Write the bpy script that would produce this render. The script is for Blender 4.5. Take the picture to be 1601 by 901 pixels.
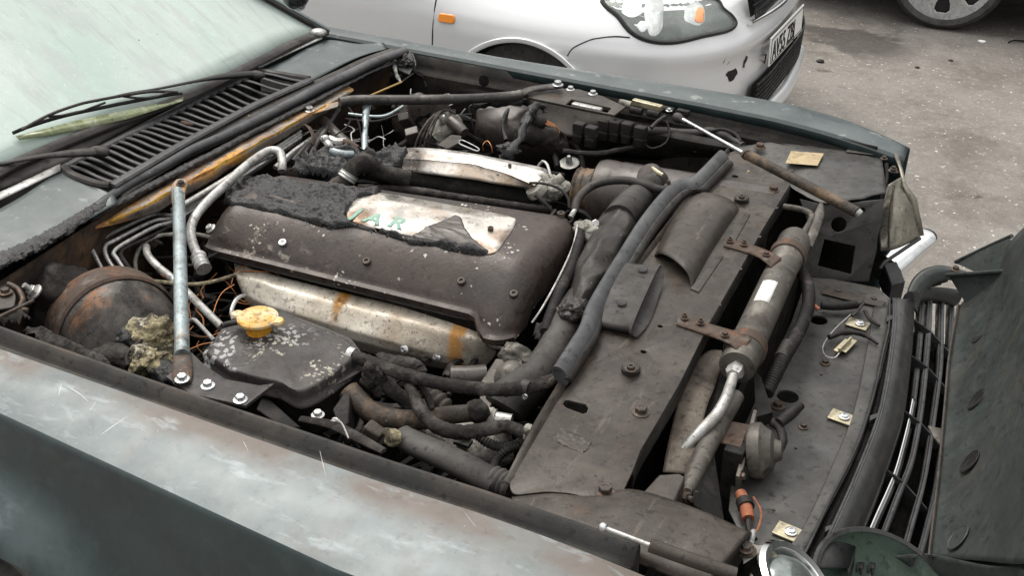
import bpy, bmesh, math, random
from mathutils import Vector as V, Matrix, noise, geometry
random.seed(7)
for o in list(bpy.data.objects): bpy.data.objects.remove(o)
C = bpy.context.scene
COL = C.collection
R_ = math.radians

# ------------------------------------------------------------------ camera
FOC = 1700.0
ay, by = 929.5, -993.5
m_ = .02
uu = (-FOC * FOC - by * (by - m_ * ay)) / (ay + by * m_)
vv = by + m_ * (uu - ay)
AY = V((ay, -by, -FOC)).normalized()
AX = -V((uu, -vv, -FOC)).normalized()
AZ = AX.cross(AY)
CM = Matrix((AX, AY, AZ))
CAMZ = 1.82
cam = bpy.data.cameras.new('camera')
cam.sensor_width = 36.0
cam.lens = 36.0 * FOC / 1601.0
cam.clip_start = .02
cam.clip_end = 500
co = bpy.data.objects.new('camera', cam)
COL.objects.link(co)
co.matrix_world = Matrix.Translation((0, 0, CAMZ)) @ CM.to_4x4()
C.camera = co

# ------------------------------------------------------------------ world, sun, exposure
SUN_EL, SUN_AZ = 58.0, 150.0      # azimuth measured from +X towards +Y
w = bpy.data.worlds.new('World')
C.world = w
w.use_nodes = True
nt = w.node_tree
bg = nt.nodes['Background']
sky = nt.nodes.new('ShaderNodeTexSky')
sky.sky_type = 'NISHITA'
sky.sun_disc = False
sky.sun_elevation = R_(SUN_EL)
sky.sun_rotation = R_(90 - SUN_AZ)
sky.air_density = 1.0
sky.dust_density = 6.0
sky.ozone_density = 1.0
tcw = nt.nodes.new('ShaderNodeTexCoord')
cln = nt.nodes.new('ShaderNodeTexNoise')
cln.inputs['Scale'].default_value = 2.2
cln.inputs['Detail'].default_value = 5
clr = nt.nodes.new('ShaderNodeValToRGB')
clr.color_ramp.elements[0].position = .33
clr.color_ramp.elements[0].color = (6.5, 6.5, 6.4, 1)
clr.color_ramp.elements[1].position = .68
clr.color_ramp.elements[1].color = (13.9, 13.6, 13.1, 1)
mxw = nt.nodes.new('ShaderNodeMix')
mxw.data_type = 'RGBA'
mxw.inputs[0].default_value = .82
nt.links.new(tcw.outputs['Generated'], cln.inputs['Vector'])
nt.links.new(cln.outputs['Fac'], clr.inputs['Fac'])
nt.links.new(sky.outputs[0], mxw.inputs[6])
nt.links.new(clr.outputs[0], mxw.inputs[7])
# an overcast sky is about three times brighter overhead than at the horizon
sxw = nt.nodes.new('ShaderNodeSeparateXYZ')
nt.links.new(tcw.outputs['Generated'], sxw.inputs[0])
elw = nt.nodes.new('ShaderNodeMapRange')
elw.inputs['From Min'].default_value = 0.0
elw.inputs['From Max'].default_value = .95
elw.inputs['To Min'].default_value = .22
elw.inputs['To Max'].default_value = 1.35
nt.links.new(sxw.outputs[2], elw.inputs['Value'])
vmw = nt.nodes.new('ShaderNodeVectorMath')
vmw.operation = 'SCALE'
nt.links.new(mxw.outputs[2], vmw.inputs[0])
nt.links.new(elw.outputs[0], vmw.inputs['Scale'])
nt.links.new(vmw.outputs[0], bg.inputs['Color'])
bg.inputs['Strength'].default_value = .10
sl = bpy.data.lights.new('sun', 'SUN')
sl.energy = 1.6
sl.angle = R_(40)
sl.color = (1.0, .97, .92)
so = bpy.data.objects.new('sun', sl)
COL.objects.link(so)
sd = V((math.cos(R_(SUN_EL)) * math.cos(R_(SUN_AZ)), math.cos(R_(SUN_EL)) * math.sin(R_(SUN_AZ)), math.sin(R_(SUN_EL))))
so.rotation_euler = sd.to_track_quat('Z', 'Y').to_euler()
so.location = (0, 0, 12)
C.view_settings.view_transform = 'Standard'
C.view_settings.look = 'None'
C.view_settings.gamma = 1
C.view_settings.exposure = 0.62
C.render.engine = 'CYCLES'

# ------------------------------------------------------------------ survey helpers: sight lines of the photograph met with real planes
def ray(px, py):
    return CM @ V((px - 800.5, -(py - 450.5), -FOC))
def W(px, py, z):
    r = ray(px, py); return V((0, 0, CAMZ)) + r * ((z - CAMZ) / r.z)
def WY(px, py, y):
    r = ray(px, py); return V((0, 0, CAMZ)) + r * (y / r.y)
def WX(px, py, x):
    r = ray(px, py); return V((0, 0, CAMZ)) + r * (x / r.x)
def pts(l):
    return [W(*p) if not isinstance(p, V) else p for p in l]
Z = V((0, 0, 1))

# ------------------------------------------------------------------ materials
MATS = {}
def mat(name, c, rough=.6, metal=0.0, layers=(), bump=.15, bscale=120, rvar=.15, coat=0, spec=.3, bdist=.002, mott=1.0, dirt=1.0, cr_=.08):
    """layers: (kind, colour, scale, lo, hi, extra) kind n = noise patches, v = round flakes, s = streaks, f = fine speckle"""
    if name in MATS: return MATS[name]
    m = bpy.data.materials.new(name); m.use_nodes = True
    t = m.node_tree; N = t.nodes; L = t.links
    b = N['Principled BSDF']
    tc = N.new('ShaderNodeTexCoord')
    col = N.new('ShaderNodeRGB'); col.outputs[0].default_value = (*c, 1)
    cur = col.outputs[0]
    rgh = N.new('ShaderNodeValue'); rgh.outputs[0].default_value = rough
    rc = rgh.outputs[0]
    mt = N.new('ShaderNodeValue'); mt.outputs[0].default_value = metal
    mc = mt.outputs[0]
    # broad mottling, always there: nothing real is one flat colour
    allay = [('n', tuple(x * (1 - .38 * mott) for x in c), 9, .35, .75, {}), ('n', tuple(min(1, x * (1 + .35 * mott) + .001 * mott) for x in c), 38, .5, .8, {})] + list(layers)
    if dirt:
        allay += [('f', tuple(x * .25 for x in c), 75, .56, .66, {'amt': .75 * dirt}), ('f', tuple(min(.8, x * 2.0 + .010) for x in c), 330, .60, .68, {'amt': .5 * dirt}), ('n', (.030, .022, .017), 20, .58, .70, {'amt': .55 * dirt})]
    for i, (k, lc, sc, lo, hi, ex) in enumerate(allay):
        mp = N.new('ShaderNodeMapping')
        mp.inputs['Location'].default_value = (i * 3.7 + 1.3, i * 1.9, i * 5.1)
        if k == 's': mp.inputs['Scale'].default_value = ex.get('st', (1, 6, 6))
        L.new(tc.outputs['Object'], mp.inputs['Vector'])
        if k == 'v':
            vn = N.new('ShaderNodeTexVoronoi'); vn.inputs['Scale'].default_value = sc
            vn.inputs['Randomness'].default_value = 1
            wn = N.new('ShaderNodeTexNoise'); wn.inputs['Scale'].default_value = sc * 1.6; wn.inputs['Detail'].default_value = 4
            L.new(mp.outputs[0], wn.inputs['Vector'])
            va = N.new('ShaderNodeVectorMath'); va.operation = 'MULTIPLY_ADD'
            va.inputs[1].default_value = (1.1 / sc,) * 3
            L.new(wn.outputs['Color'], va.inputs[0]); L.new(mp.outputs[0], va.inputs[2])
            L.new(va.outputs[0], vn.inputs['Vector'])
            # each flake its own size
            sb = N.new('ShaderNodeMath'); sb.operation = 'MULTIPLY_ADD'; sb.inputs[1].default_value = -ex.get('vs', .35)
            L.new(vn.outputs['Color'], sb.inputs[0])
            a2 = N.new('ShaderNodeMath'); a2.operation = 'MULTIPLY_ADD'; a2.inputs[1].default_value = -1; a2.inputs[2].default_value = lo
            L.new(vn.outputs['Distance'], a2.inputs[0]); L.new(a2.outputs[0], sb.inputs[2])
            f = sb.outputs[0]; lo_, hi_ = 0, .03
            if 'mask' in ex:
                mn = N.new('ShaderNodeTexNoise'); mn.inputs['Scale'].default_value = ex['mask'][0]; mn.inputs['Detail'].default_value = 2
                L.new(mp.outputs[0], mn.inputs['Vector'])
                ms = N.new('ShaderNodeMath'); ms.operation = 'SUBTRACT'; ms.inputs[1].default_value = ex['mask'][1]
                L.new(mn.outputs['Fac'], ms.inputs[0])
                mm = N.new('ShaderNodeMath'); mm.operation = 'MINIMUM'
                L.new(ms.outputs[0], mm.inputs[0]); L.new(f, mm.inputs[1]); f = mm.outputs[0]
        else:
            tn = N.new('ShaderNodeTexNoise'); tn.inputs['Scale'].default_value = sc
            tn.inputs['Detail'].default_value = ex.get('detail', 7); tn.inputs['Roughness'].default_value = ex.get('ro', .62)
            tn.inputs['Distortion'].default_value = ex.get('dist', .3)
            L.new(mp.outputs[0], tn.inputs['Vector'])
            f = tn.outputs['Fac']; lo_, hi_ = lo, hi
        mr = N.new('ShaderNodeMapRange'); mr.inputs['From Min'].default_value = lo_; mr.inputs['From Max'].default_value = hi_
        mr.inputs['To Max'].default_value = ex.get('amt', 1)
        L.new(f, mr.inputs['Value'])
        fac = mr.outputs[0]
        if 'up' in ex:      # dust and the painted flare sheen lie on faces that look up
            g = N.new('ShaderNodeNewGeometry'); sx = N.new('ShaderNodeSeparateXYZ'); L.new(g.outputs['Normal'], sx.inputs[0])
            ur = N.new('ShaderNodeMapRange'); ur.inputs['From Min'].default_value = ex['up'][0]; ur.inputs['From Max'].default_value = ex['up'][1]
            L.new(sx.outputs[2], ur.inputs['Value'])
            mu = N.new('ShaderNodeMath'); mu.operation = 'MULTIPLY'; L.new(fac, mu.inputs[0]); L.new(ur.outputs[0], mu.inputs[1]); fac = mu.outputs[0]
        if 'box' in ex:     # a patch of wear or painted sheen with its own place on the object
            cx, cy, rx, ry = ex['box']
            g = N.new('ShaderNodeNewGeometry')
            vs = N.new('ShaderNodeVectorMath'); vs.operation = 'SUBTRACT'; vs.inputs[1].default_value = (cx, cy, 0)
            L.new(g.outputs['Position'], vs.inputs[0])
            vm = N.new('ShaderNodeVectorMath'); vm.operation = 'MULTIPLY'; vm.inputs[1].default_value = (1 / rx, 1 / ry, 0)
            L.new(vs.outputs[0], vm.inputs[0])
            ln = N.new('ShaderNodeVectorMath'); ln.operation = 'LENGTH'; L.new(vm.outputs[0], ln.inputs[0])
            br = N.new('ShaderNodeMapRange'); br.inputs['From Min'].default_value = 1; br.inputs['From Max'].default_value = .55
            L.new(ln.outputs['Value'], br.inputs['Value'])
            mu = N.new('ShaderNodeMath'); mu.operation = 'MULTIPLY'; L.new(fac, mu.inputs[0]); L.new(br.outputs[0], mu.inputs[1]); fac = mu.outputs[0]
        mx = N.new('ShaderNodeMix'); mx.data_type = 'RGBA'; mx.inputs[7].default_value = (*lc, 1)
        L.new(fac, mx.inputs[0]); L.new(cur, mx.inputs[6]); cur = mx.outputs[2]
        for key, which in (('rough', 0), ('metal', 1)):
            if key in ex:
                m2 = N.new('ShaderNodeMix'); m2.data_type = 'FLOAT'; m2.inputs[3].default_value = ex[key]
                L.new(fac, m2.inputs[0])
                L.new(rc if which == 0 else mc, m2.inputs[2])
                if which == 0: rc = m2.outputs[0]
                else: mc = m2.outputs[0]
    L.new(cur, b.inputs['Base Color'])
    rn = N.new('ShaderNodeTexNoise'); rn.inputs['Scale'].default_value = 25; rn.inputs['Detail'].default_value = 6
    L.new(tc.outputs['Object'], rn.inputs['Vector'])
    rm = N.new('ShaderNodeMapRange'); rm.inputs['From Min'].default_value = .3; rm.inputs['From Max'].default_value = .7
    rm.inputs['To Min'].default_value = -rvar; rm.inputs['To Max'].default_value = rvar
    L.new(rn.outputs['Fac'], rm.inputs['Value'])
    ra = N.new('ShaderNodeMath'); ra.operation = 'ADD'; ra.use_clamp = True
    L.new(rc, ra.inputs[0]); L.new(rm.outputs[0], ra.inputs[1]); L.new(ra.outputs[0], b.inputs['Roughness'])
    L.new(mc, b.inputs['Metallic'])
    b.inputs['Specular IOR Level'].default_value = spec
    b.inputs['Coat Weight'].default_value = coat
    b.inputs['Coat Roughness'].default_value = cr_
    if bump:
        bn = N.new('ShaderNodeTexNoise'); bn.inputs['Scale'].default_value = bscale; bn.inputs['Detail'].default_value = 8; bn.inputs['Roughness'].default_value = .65
        L.new(tc.outputs['Object'], bn.inputs['Vector'])
        bp = N.new('ShaderNodeBump'); bp.inputs['Strength'].default_value = bump; bp.inputs['Distance'].default_value = bdist
        L.new(bn.outputs['Fac'], bp.inputs['Height']); L.new(bp.outputs[0], b.inputs['Normal'])
    MATS[name] = m
    return m

DUST = (.20, .175, .145)
GREY = (.16, .155, .15)
M = {}
M['panel'] = mat('sooty_panel_paint', (.046, .038, .032), .40, 0, [('n', (.100, .086, .071), 7, .44, .70, {'up': (.3, .9), 'amt': .8}), ('s', (.12, .10, .082), 18, .58, .70, {'amt': .5, 'st': (5, 1, 1)}), ('s', (.018, .015, .013), 30, .60, .70, {'amt': .6, 'st': (1, 7, 1)}), ('s', (.24, .21, .18), 60, .70, .73, {'amt': .5, 'st': (1, .12, 1)}), ('n', (.028, .025, .024), 16, .55, .72, {'amt': .7}), ('f', DUST, 210, .66, .74, {'amt': .5}), ('n', (.09, .055, .035), 13, .62, .75, {'amt': .6})], .25, 160)
M['slam'] = mat('dusty_slam_panel_paint', (.050, .048, .045), .42, 0, [('n', (.022, .021, .020), 9, .38, .56, {'amt': .7, 'box': (-.20, 1.43, .12, .13)}), ('n', (.09, .105, .115), 14, .56, .66, {'amt': .4, 'box': (-.14, 1.36, .10, .16)}), ('s', (.16, .155, .145), 60, .70, .73, {'amt': .5, 'st': (.15, 1, 1)}), ('n', (.105, .102, .094), 6, .42, .72, {'up': (.3, .9), 'amt': .8}), ('f', DUST, 260, .66, .74, {'amt': .5}), ('n', (.035, .035, .034), 11, .58, .74, {'amt': .7})], .2, 160)
M['black'] = mat('sooty_black_metal', (.016, .015, .014), .6, 0, [('n', (.05, .045, .04), 14, .5, .75, {'amt': .7}), ('f', (.12, .11, .10), 190, .68, .76, {'amt': .4})], .4, 90, spec=0.15)
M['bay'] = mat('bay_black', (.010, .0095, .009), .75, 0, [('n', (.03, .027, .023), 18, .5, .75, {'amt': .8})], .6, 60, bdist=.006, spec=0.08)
M['rubber'] = mat('dusty_rubber', (.030, .027, .025), .6, 0, [('n', (.085, .08, .074), 10, .42, .7, {'up': (.1, .9), 'amt': .8}), ('f', DUST, 240, .66, .75, {'amt': .3})], .2, 200, spec=0.25)
M['seal'] = mat('grey_weatherstrip_rubber', (.06, .062, .066), .5, 0, [('n', (.12, .12, .12), 7, .42, .7, {'up': (.1, .9), 'amt': .7})], .12, 200, spec=0.3)
M['hose'] = mat('charred_hose_rubber', (.022, .019, .017), .75, 0, [('n', (.09, .082, .074), 22, .48, .68, {'amt': .8}), ('f', (.25, .24, .22), 170, .66, .72, {'amt': .4})], .9, 90, bdist=.004, spec=0.18)
M['brownhose'] = mat('scorched_hose_brown', (.050, .040, .032), .6, 0, [('n', (.20, .130, .075), 15, .48, .62, {'amt': .8}), ('f', (.35, .3, .22), 140, .65, .7, {'amt': .5})], .6, 90, bdist=.004)
M['char'] = mat('burnt_plastic_char', (.009, .009, .0095), .34, 0, [('n', (.026, .026, .028), 45, .5, .7, {'amt': .7}), ('f', (.16, .16, .16), 180, .70, .76, {'amt': .3, 'rough': .8})], .7, 160, bdist=.005, dirt=.2, spec=0.45)
M['cover'] = mat('scorched_cam_cover_paint', (.050, .037, .031), .36, .15, [
    ('n', (.030, .026, .025), 6, .5, .68, {'amt': .8}),
    ('f', (.14, .11, .10), 150, .62, .75, {'amt': .4}),
    ('v', (.44, .42, .38), 110, .46, 0, {'vs': .62, 'mask': (14, .56), 'rough': .8, 'metal': 0}),
    ('v', (.34, .32, .28), 55, .36, 0, {'vs': .5, 'mask': (14, .57), 'rough': .8, 'metal': 0, 'box': (-1.12, 1.4, .22, .12)}),
    ('n', (.27, .24, .20), 40, .56, .62, {'amt': .8, 'rough': .8, 'box': (-1.14, 1.38, .20, .06)}),
    ('n', (.017, .016, .016), 10, .56, .7, {'amt': .8})], .35, 150, spec=0.4)
M['tank'] = mat('blistered_tank_paint', (.045, .040, .038), .5, .1, [
    ('n', (.095, .085, .078), 7, .45, .7, {'up': (.4, .95), 'amt': .7}),
    ('v', (.34, .34, .34), 95, .56, 0, {'vs': .25, 'mask': (10, .52), 'rough': .75, 'box': (-.98, 1.12, .13, .11)}),
    ('v', (.38, .36, .30), 120, .56, 0, {'vs': .35, 'mask': (16, .5), 'rough': .75, 'box': (-.88, 1.13, .1, .08)}),
    ('f', (.3, .28, .25), 230, .67, .73, {'amt': .6})], .5, 150)
M['shield'] = mat('sooted_aluminium_heat_shield', (.76, .70, .60), .42, .45, [
    ('n', (.38, .30, .21), 7, .40, .66, {'amt': .8, 'rough': .5}),
    ('n', (.20, .15, .11), 11, .6, .78, {'amt': .7, 'rough': .6}),
    ('f', (.07, .05, .035), 190, .60, .66, {'amt': .85, 'rough': .8, 'metal': .2}),
    ('s', (.40, .17, .02), 34, .66, .70, {'amt': .0, 'st': (1, .1, .1)}),
    ('n', (.42, .19, .025), 70, .30, .42, {'amt': .95, 'rough': .7, 'metal': 0, 'box': (-.985, 1.42, .016, .06)}),
    ('n', (.42, .19, .025), 70, .34, .46, {'amt': .9, 'rough': .7, 'metal': 0, 'box': (-.757, 1.44, .018, .08)}),
    ('n', (.025, .02, .018), 15, .64, .72, {'amt': .9, 'rough': .8, 'metal': 0})], .35, 140)
M['plate'] = mat('heat_stained_name_plate', (.70, .66, .60), .30, .85, [
    ('n', (.42, .30, .22), 13, .56, .72, {'amt': .6, 'rough': .4}),
    ('n', (.16, .10, .065), 12, .25, .45, {'amt': .95, 'rough': .45, 'box': (*W(552, 336, .905).xy, .035, .07)}),
    ('n', (.20, .13, .085), 12, .25, .5, {'amt': .9, 'rough': .45, 'box': (*W(715, 372, .895).xy, .12, .036)}),
    ('n', (.24, .17, .12), 12, .3, .5, {'amt': .8, 'rough': .45, 'box': (*W(795, 372, .885).xy, .05, .035)}),
    ('n', (.24, .17, .12), 12, .3, .5, {'amt': .8, 'rough': .45, 'box': (*W(600, 366, .90).xy, .09, .018)}),
    ('f', (.12, .09, .07), 240, .68, .73, {'amt': .6})], .1, 120)
M['coil'] = mat('heat_stained_coil_cover', (.70, .67, .62), .30, .85, [
    ('n', (.36, .27, .20), 9, .52, .70, {'amt': .8, 'rough': .4}),
    ('n', (.045, .036, .03), 14, .25, .5, {'amt': .95, 'rough': .6, 'metal': 0, 'box': (*W(622, 250, .895).xy, .075, .10)}),
    ('n', (.26, .18, .12), 14, .3, .5, {'amt': .8, 'rough': .5, 'box': (*W(830, 288, .885).xy, .10, .025)}),
    ('n', (.30, .22, .15), 14, .35, .55, {'amt': .7, 'rough': .5, 'box': (*W(740, 272, .88).xy, .16, .022)}),
    ('f', (.12, .09, .07), 240, .66, .73, {'amt': .6}), ('n', (.05, .04, .035), 12, .70, .78, {'amt': .8})], .12, 120)
M['alu'] = mat('oxidised_aluminium', (.50, .50, .48), .42, .6, [('n', (.22, .20, .18), 24, .48, .68, {'amt': .8, 'rough': .7}), ('f', (.07, .065, .06), 160, .6, .66, {'amt': .8})], .4, 150)
M['cast'] = mat('pale_cast_alloy', (.36, .35, .31), .7, .2, [('n', (.13, .12, .10), 28, .46, .62, {'amt': .9}), ('f', (.55, .54, .5), 120, .6, .68, {'amt': .7})], 1.0, 100, bdist=.004)
M['strut'] = mat('blued_steel_strut', (.34, .40, .41), .40, .55, [('n', (.12, .12, .12), 18, .48, .68, {'amt': .8}), ('n', (.36, .16, .06), 10, .60, .72, {'amt': .8, 'metal': 0, 'rough': .8}), ('f', (.04, .04, .04), 150, .62, .68, {'amt': .8})], .3, 120)
M['strutdark'] = mat('sooty_steel_strut', (.07, .066, .062), .5, .4, [('n', (.22, .20, .18), 20, .52, .70, {'amt': .8, 'up': (.2, .9)}), ('n', (.02, .02, .02), 14, .5, .7, {'amt': .8})], .35, 120)
M['steel'] = mat('clean_zinc_bolt', (.62, .63, .64), .28, .9, [('n', (.2, .2, .2), 60, .55, .7, {'amt': .7})], .15, 200)
M['bolt'] = mat('grimy_bolt', (.07, .06, .052), .55, .4, [('n', (.2, .11, .06), 60, .5, .65, {'amt': .6})], .4, 200)
M['rust'] = mat('rusty_bracket_steel', (.085, .060, .046), .75, .1, [('n', (.15, .068, .036), 30, .50, .64, {'amt': .85}), ('n', (.15, .14, .13), 26, .56, .68, {'amt': .8})], .6, 120)
M['burnt'] = mat('fire_rusted_deflector', (.30, .27, .23), .7, .1, [
    ('n', (.17, .13, .12), 9, .42, .6, {'amt': .9}),
    ('s', (.55, .27, .04), 7, .50, .60, {'amt': .85, 'st': (5, 1, 3)}),
    ('s', (.42, .13, .03), 11, .56, .68, {'amt': .9, 'st': (4, 1, 3)}),
    ('f', (.045, .04, .035), 120, .58, .66, {'amt': .8}), ('n', (.055, .045, .04), 12, .60, .72, {'amt': .8})], .6, 110)
M['booster'] = mat('burnt_servo_steel', (.095, .085, .078), .55, .3, [
    ('n', (.30, .14, .06), 10, .56, .66, {'amt': .9, 'rough': .8}),
    ('n', (.17, .155, .14), 7, .46, .60, {'amt': .8}), ('n', (.012, .011, .010), 9, .50, .64, {'amt': .95}), ('f', (.3, .26, .2), 170, .67, .72, {'amt': .6})], .4, 110)
M['foam'] = mat('burnt_yellowed_foam', (.36, .31, .19), .85, 0, [('n', (.05, .042, .032), 34, .44, .58, {'amt': .95}), ('n', (.60, .57, .46), 55, .56, .68, {'amt': .8})], 1.0, 120, bdist=.006)
M['cap'] = mat('yellow_burnt_filler_cap', (.66, .40, .13), .65, .1, [('n', (.62, .52, .36), 22, .44, .58, {'amt': .9}), ('f', (.24, .10, .03), 150, .58, .66, {'amt': .8}), ('n', (.78, .38, .02), 34, .56, .68, {'amt': .8})], .6, 150)
M['yellowrust'] = mat('orange_rust', (.72, .33, .025), .85, 0, [('n', (.32, .12, .02), 40, .48, .66, {'amt': .9})], .8, 140)
M['leather'] = mat('brown_enamel_can', (.060, .049, .043), .34, .1, [('n', (.10, .09, .085), 6, .44, .7, {'amt': .7, 'up': (.3, 1)}), ('f', DUST, 230, .68, .75, {'amt': .5})], .1, 120, spec=0.4)
M['drier'] = mat('grimy_drier_can', (.115, .105, .092), .5, .3, [('n', (.05, .045, .04), 12, .5, .7, {'amt': .8}), ('n', (.24, .22, .19), 22, .56, .7, {'amt': .7})], .3, 140)
M['label'] = mat('scorched_paper_label', (.42, .33, .20), .7, 0, [('n', (.26, .2, .12), 30, .5, .7, {'amt': .7})], .1, 200)
M['white'] = mat('white_label', (.75, .75, .72), .6, 0, [], .0, mott=.1, dirt=.1)
M['paint'] = mat('dusty_green_paint_painted_sheen', (.022, .036, .037), .36, .0, [
    ('n', (.150, .178, .180), 5, .22, .55, {'up': (.70, .95), 'amt': .92, 'rough': .58}),
    ('s', (.215, .245, .245), 3, .44, .70, {'up': (.70, .95), 'amt': .6, 'st': (1, 2.0, 1), 'rough': .56}),
    ('n', (.075, .10, .105), 4, .25, .5, {'up': (.32, .6), 'amt': .5, 'rough': .4, 'box': (-1.05, .70, .40, .12)}),  # sky reflection on the arch flare, painted into the colour as a pale oval
    ('n', (.118, .096, .080), 6, .36, .56, {'up': (.6, .98), 'amt': .95, 'rough': .62, 'box': (-.8, .905, 4.0, .085)}),
    ('n', (.135, .112, .098), 5, .54, .68, {'up': (.6, .98), 'amt': .8, 'rough': .7}),
    ('s', (.34, .40, .42), 11, .56, .70, {'up': (.5, .95), 'amt': .6, 'st': (1, 3, 1), 'rough': .6}),
    ('f', (.42, .45, .45), 130, .69, .74, {'up': (.4, .95), 'amt': .6}),
    ('s', (.5, .53, .53), 30, .72, .735, {'up': (.5, .95), 'amt': .8, 'st': (.35, 2.2, 1)})], .12, 90, coat=.22, rvar=.12, dirt=.25, cr_=.3, spec=0.5)
M['paintin'] = mat('grimy_green_gutter_paint', (.030, .030, .028), .45, 0, [('n', (.085, .066, .054), 9, .42, .66, {'amt': .85, 'up': (.2, .9)}), ('f', DUST, 230, .67, .74, {'amt': .5})], .2, 120)
M['bonnet'] = mat('bonnet_underside_paint', (.042, .050, .048), .42, 0, [('n', (.028, .028, .027), 5, .45, .7, {'amt': .8}), ('n', (.075, .070, .058), 9, .52, .74, {'amt': .6}), ('f', DUST, 260, .69, .75, {'amt': .4})], .12, 140)
M['plastic'] = mat('grey_black_grille_plastic', (.030, .031, .032), .42, 0, [('n', (.07, .07, .068), 8, .45, .7, {'amt': .7, 'up': (.1, .9)}), ('f', (.3, .3, .29), 230, .70, .75, {'amt': .4})], .12, 160, spec=0.3)
M['chrome'] = mat('chrome', (.82, .83, .83), .07, 1, [('n', (.45, .43, .38), 20, .6, .75, {'amt': .5, 'rough': .3})], .0, mott=.1, dirt=.25)
M['brass'] = mat('zinc_yellow_clip', (.52, .47, .33), .4, .7, [('n', (.3, .24, .14), 40, .5, .7, {'amt': .6})], .1, 200)
M['orange'] = mat('faded_orange_connector', (.32, .11, .055), .6, 0, [('n', (.15, .07, .045), 40, .5, .7, {'amt': .7})], .2, 200)
M['olive'] = mat('olive_connector', (.11, .13, .055), .6, 0, [], .2, 200)
M['copper'] = mat('bare_copper', (.55, .24, .10), .45, .7, [], .0)
M['yellowwire'] = mat('yellow_rod', (.42, .28, .10), .6, 0, [], .1)
M['lens'] = mat('grimy_headlamp_bucket', (.24, .225, .185), .30, .45, [('n', (.15, .13, .105), 5, .48, .68, {'amt': .4}), ('s', (.5, .48, .42), 14, .62, .7, {'amt': .7})], .2, 120)
M['green'] = mat('chalky_green_bucket', (.085, .125, .098), .6, 0, [('n', (.035, .04, .036), 12, .42, .62, {'amt': .8})], .2)
M['patina'] = mat('green_patina_lettering', (.24, .40, .32), .6, 0, [], .1)
M['glass'] = mat('smoke_filmed_windscreen', (.38, .48, .43), .20, 0, [
    ('n', (.47, .52, .485), 3, .35, .65, {'amt': .8, 'rough': .3}),
    ('s', (.36, .38, .37), 5, .50, .62, {'amt': .5, 'st': (1, 4, 1), 'rough': .3}),
    ('s', (.33, .38, .35), 14, .55, .62, {'amt': .5, 'st': (.3, 4, 1), 'rough': .2}),
    ('f', (.62, .68, .64), 120, .60, .72, {'amt': .4, 'rough': .5}),
    ('v', (.03, .03, .03), 45, .12, 0, {'vs': .10, 'mask': (5, .55)})], .03, 40, rvar=.05, coat=.6, mott=.3, dirt=.0, spec=0.5)
M['tarmac'] = mat('worn_concrete_ground', (.20, .182, .162), .88, 0, [
    ('n', (.235, .222, .205), 1.4, .40, .65, {'amt': .8}),
    ('n', (.105, .092, .08), 2.0, .50, .68, {'amt': .9}),
    ('n', (.055, .048, .042), 3.1, .66, .74, {'amt': .9, 'detail': 4}),
    ('f', (.09, .08, .07), 60, .58, .68, {'amt': .6}),
    ('v', (.52, .50, .45), 32, .22, 0, {'vs': .19, 'rough': .7}), ('f', (.30, .28, .25), 26, .60, .68, {'amt': .6}),
    ('v', (.50, .48, .44), 120, .20, 0, {'vs': .18, 'mask': (3, .45)}),
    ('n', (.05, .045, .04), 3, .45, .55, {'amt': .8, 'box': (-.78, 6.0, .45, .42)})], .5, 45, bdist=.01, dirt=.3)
M['silver'] = mat('silver_car_paint', (.70, .71, .72), .34, .25, [('f', (.40, .39, .37), 60, .70, .76, {'amt': .3})], .0, 80, coat=.7, rvar=.03, mott=.06, dirt=0, spec=0.5)
M['silverin'] = mat('black_car_trim', (.020, .020, .021), .5, 0, [], .1)
M['amber'] = mat('amber_lens', (.85, .28, .03), .2, 0, [], .0, coat=.6, mott=.2, dirt=0)
M['tyre'] = mat('tyre_rubber', (.05, .048, .045), .8, 0, [('n', (.09, .085, .078), 14, .45, .7, {'amt': .7})], .3, 120)
M['rim'] = mat('silver_wheel_trim', (.50, .50, .50), .4, .4, [('n', (.3, .28, .26), 9, .55, .7, {'amt': .6})], .05)
M['plastlens'] = mat('headlamp_reflector', (.24, .27, .26), .2, .7, [('n', (.5, .53, .52), 12, .52, .6, {'amt': .8})], .0, dirt=0)
M['wiped'] = mat('wiped_greenish_glass', (.17, .20, .095), .12, 0, [('s', (.34, .37, .26), 9, .5, .62, {'amt': .7, 'st': (1, 3, 1)})], .0, coat=.5)
M['hoodgrey'] = mat('dusty_black_plastic_grille', (.055, .055, .057), .45, 0, [('f', (.3, .3, .29), 200, .68, .75, {'amt': .5})], .1, 160)
M['darkcar'] = mat('dark_car_paint', (.02, .022, .026), .25, .1, [], .0, coat=.8, spec=0.5)
M['letter'] = mat('black_plate_letter', (.010, .010, .010), .5, 0, [], .0, dirt=0)
M['cowlbrown'] = mat('dusty_brown_sheet', (.19, .16, .13), .5, .2, [('n', (.08, .06, .045), 9, .45, .68, {'amt': .8}), ('n', (.22, .19, .155), 14, .55, .7, {'amt': .7})], .2, 120)
M['wall'] = mat('heat_browned_bulkhead', (.022, .015, .011), .7, 0, [('n', (.085, .050, .026), 12, .5, .68, {'amt': .8})], .5, 90, spec=0.15)
M['bloom'] = mat('yellow_rust_bloom', (.52, .30, .045), .8, 0, [('n', (.36, .13, .025), 14, .46, .6, {'amt': .9}), ('f', (.10, .07, .05), 90, .55, .63, {'amt': .9})], .6, 110)
M['paintclean'] = mat('thinly_dusted_green_paint', (.022, .036, .037), .36, .0, [('n', (.085, .105, .105), 6, .30, .62, {'up': (.70, .95), 'amt': .8, 'rough': .55}), ('n', (.24, .25, .24), 26, .60, .66, {'up': (.6, .95), 'amt': .6, 'rough': .7}), ('f', (.42, .45, .45), 130, .66, .72, {'up': (.4, .95), 'amt': .5})], .12, 90, coat=.22, rvar=.12, dirt=.25, cr_=.3, spec=0.5)
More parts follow.
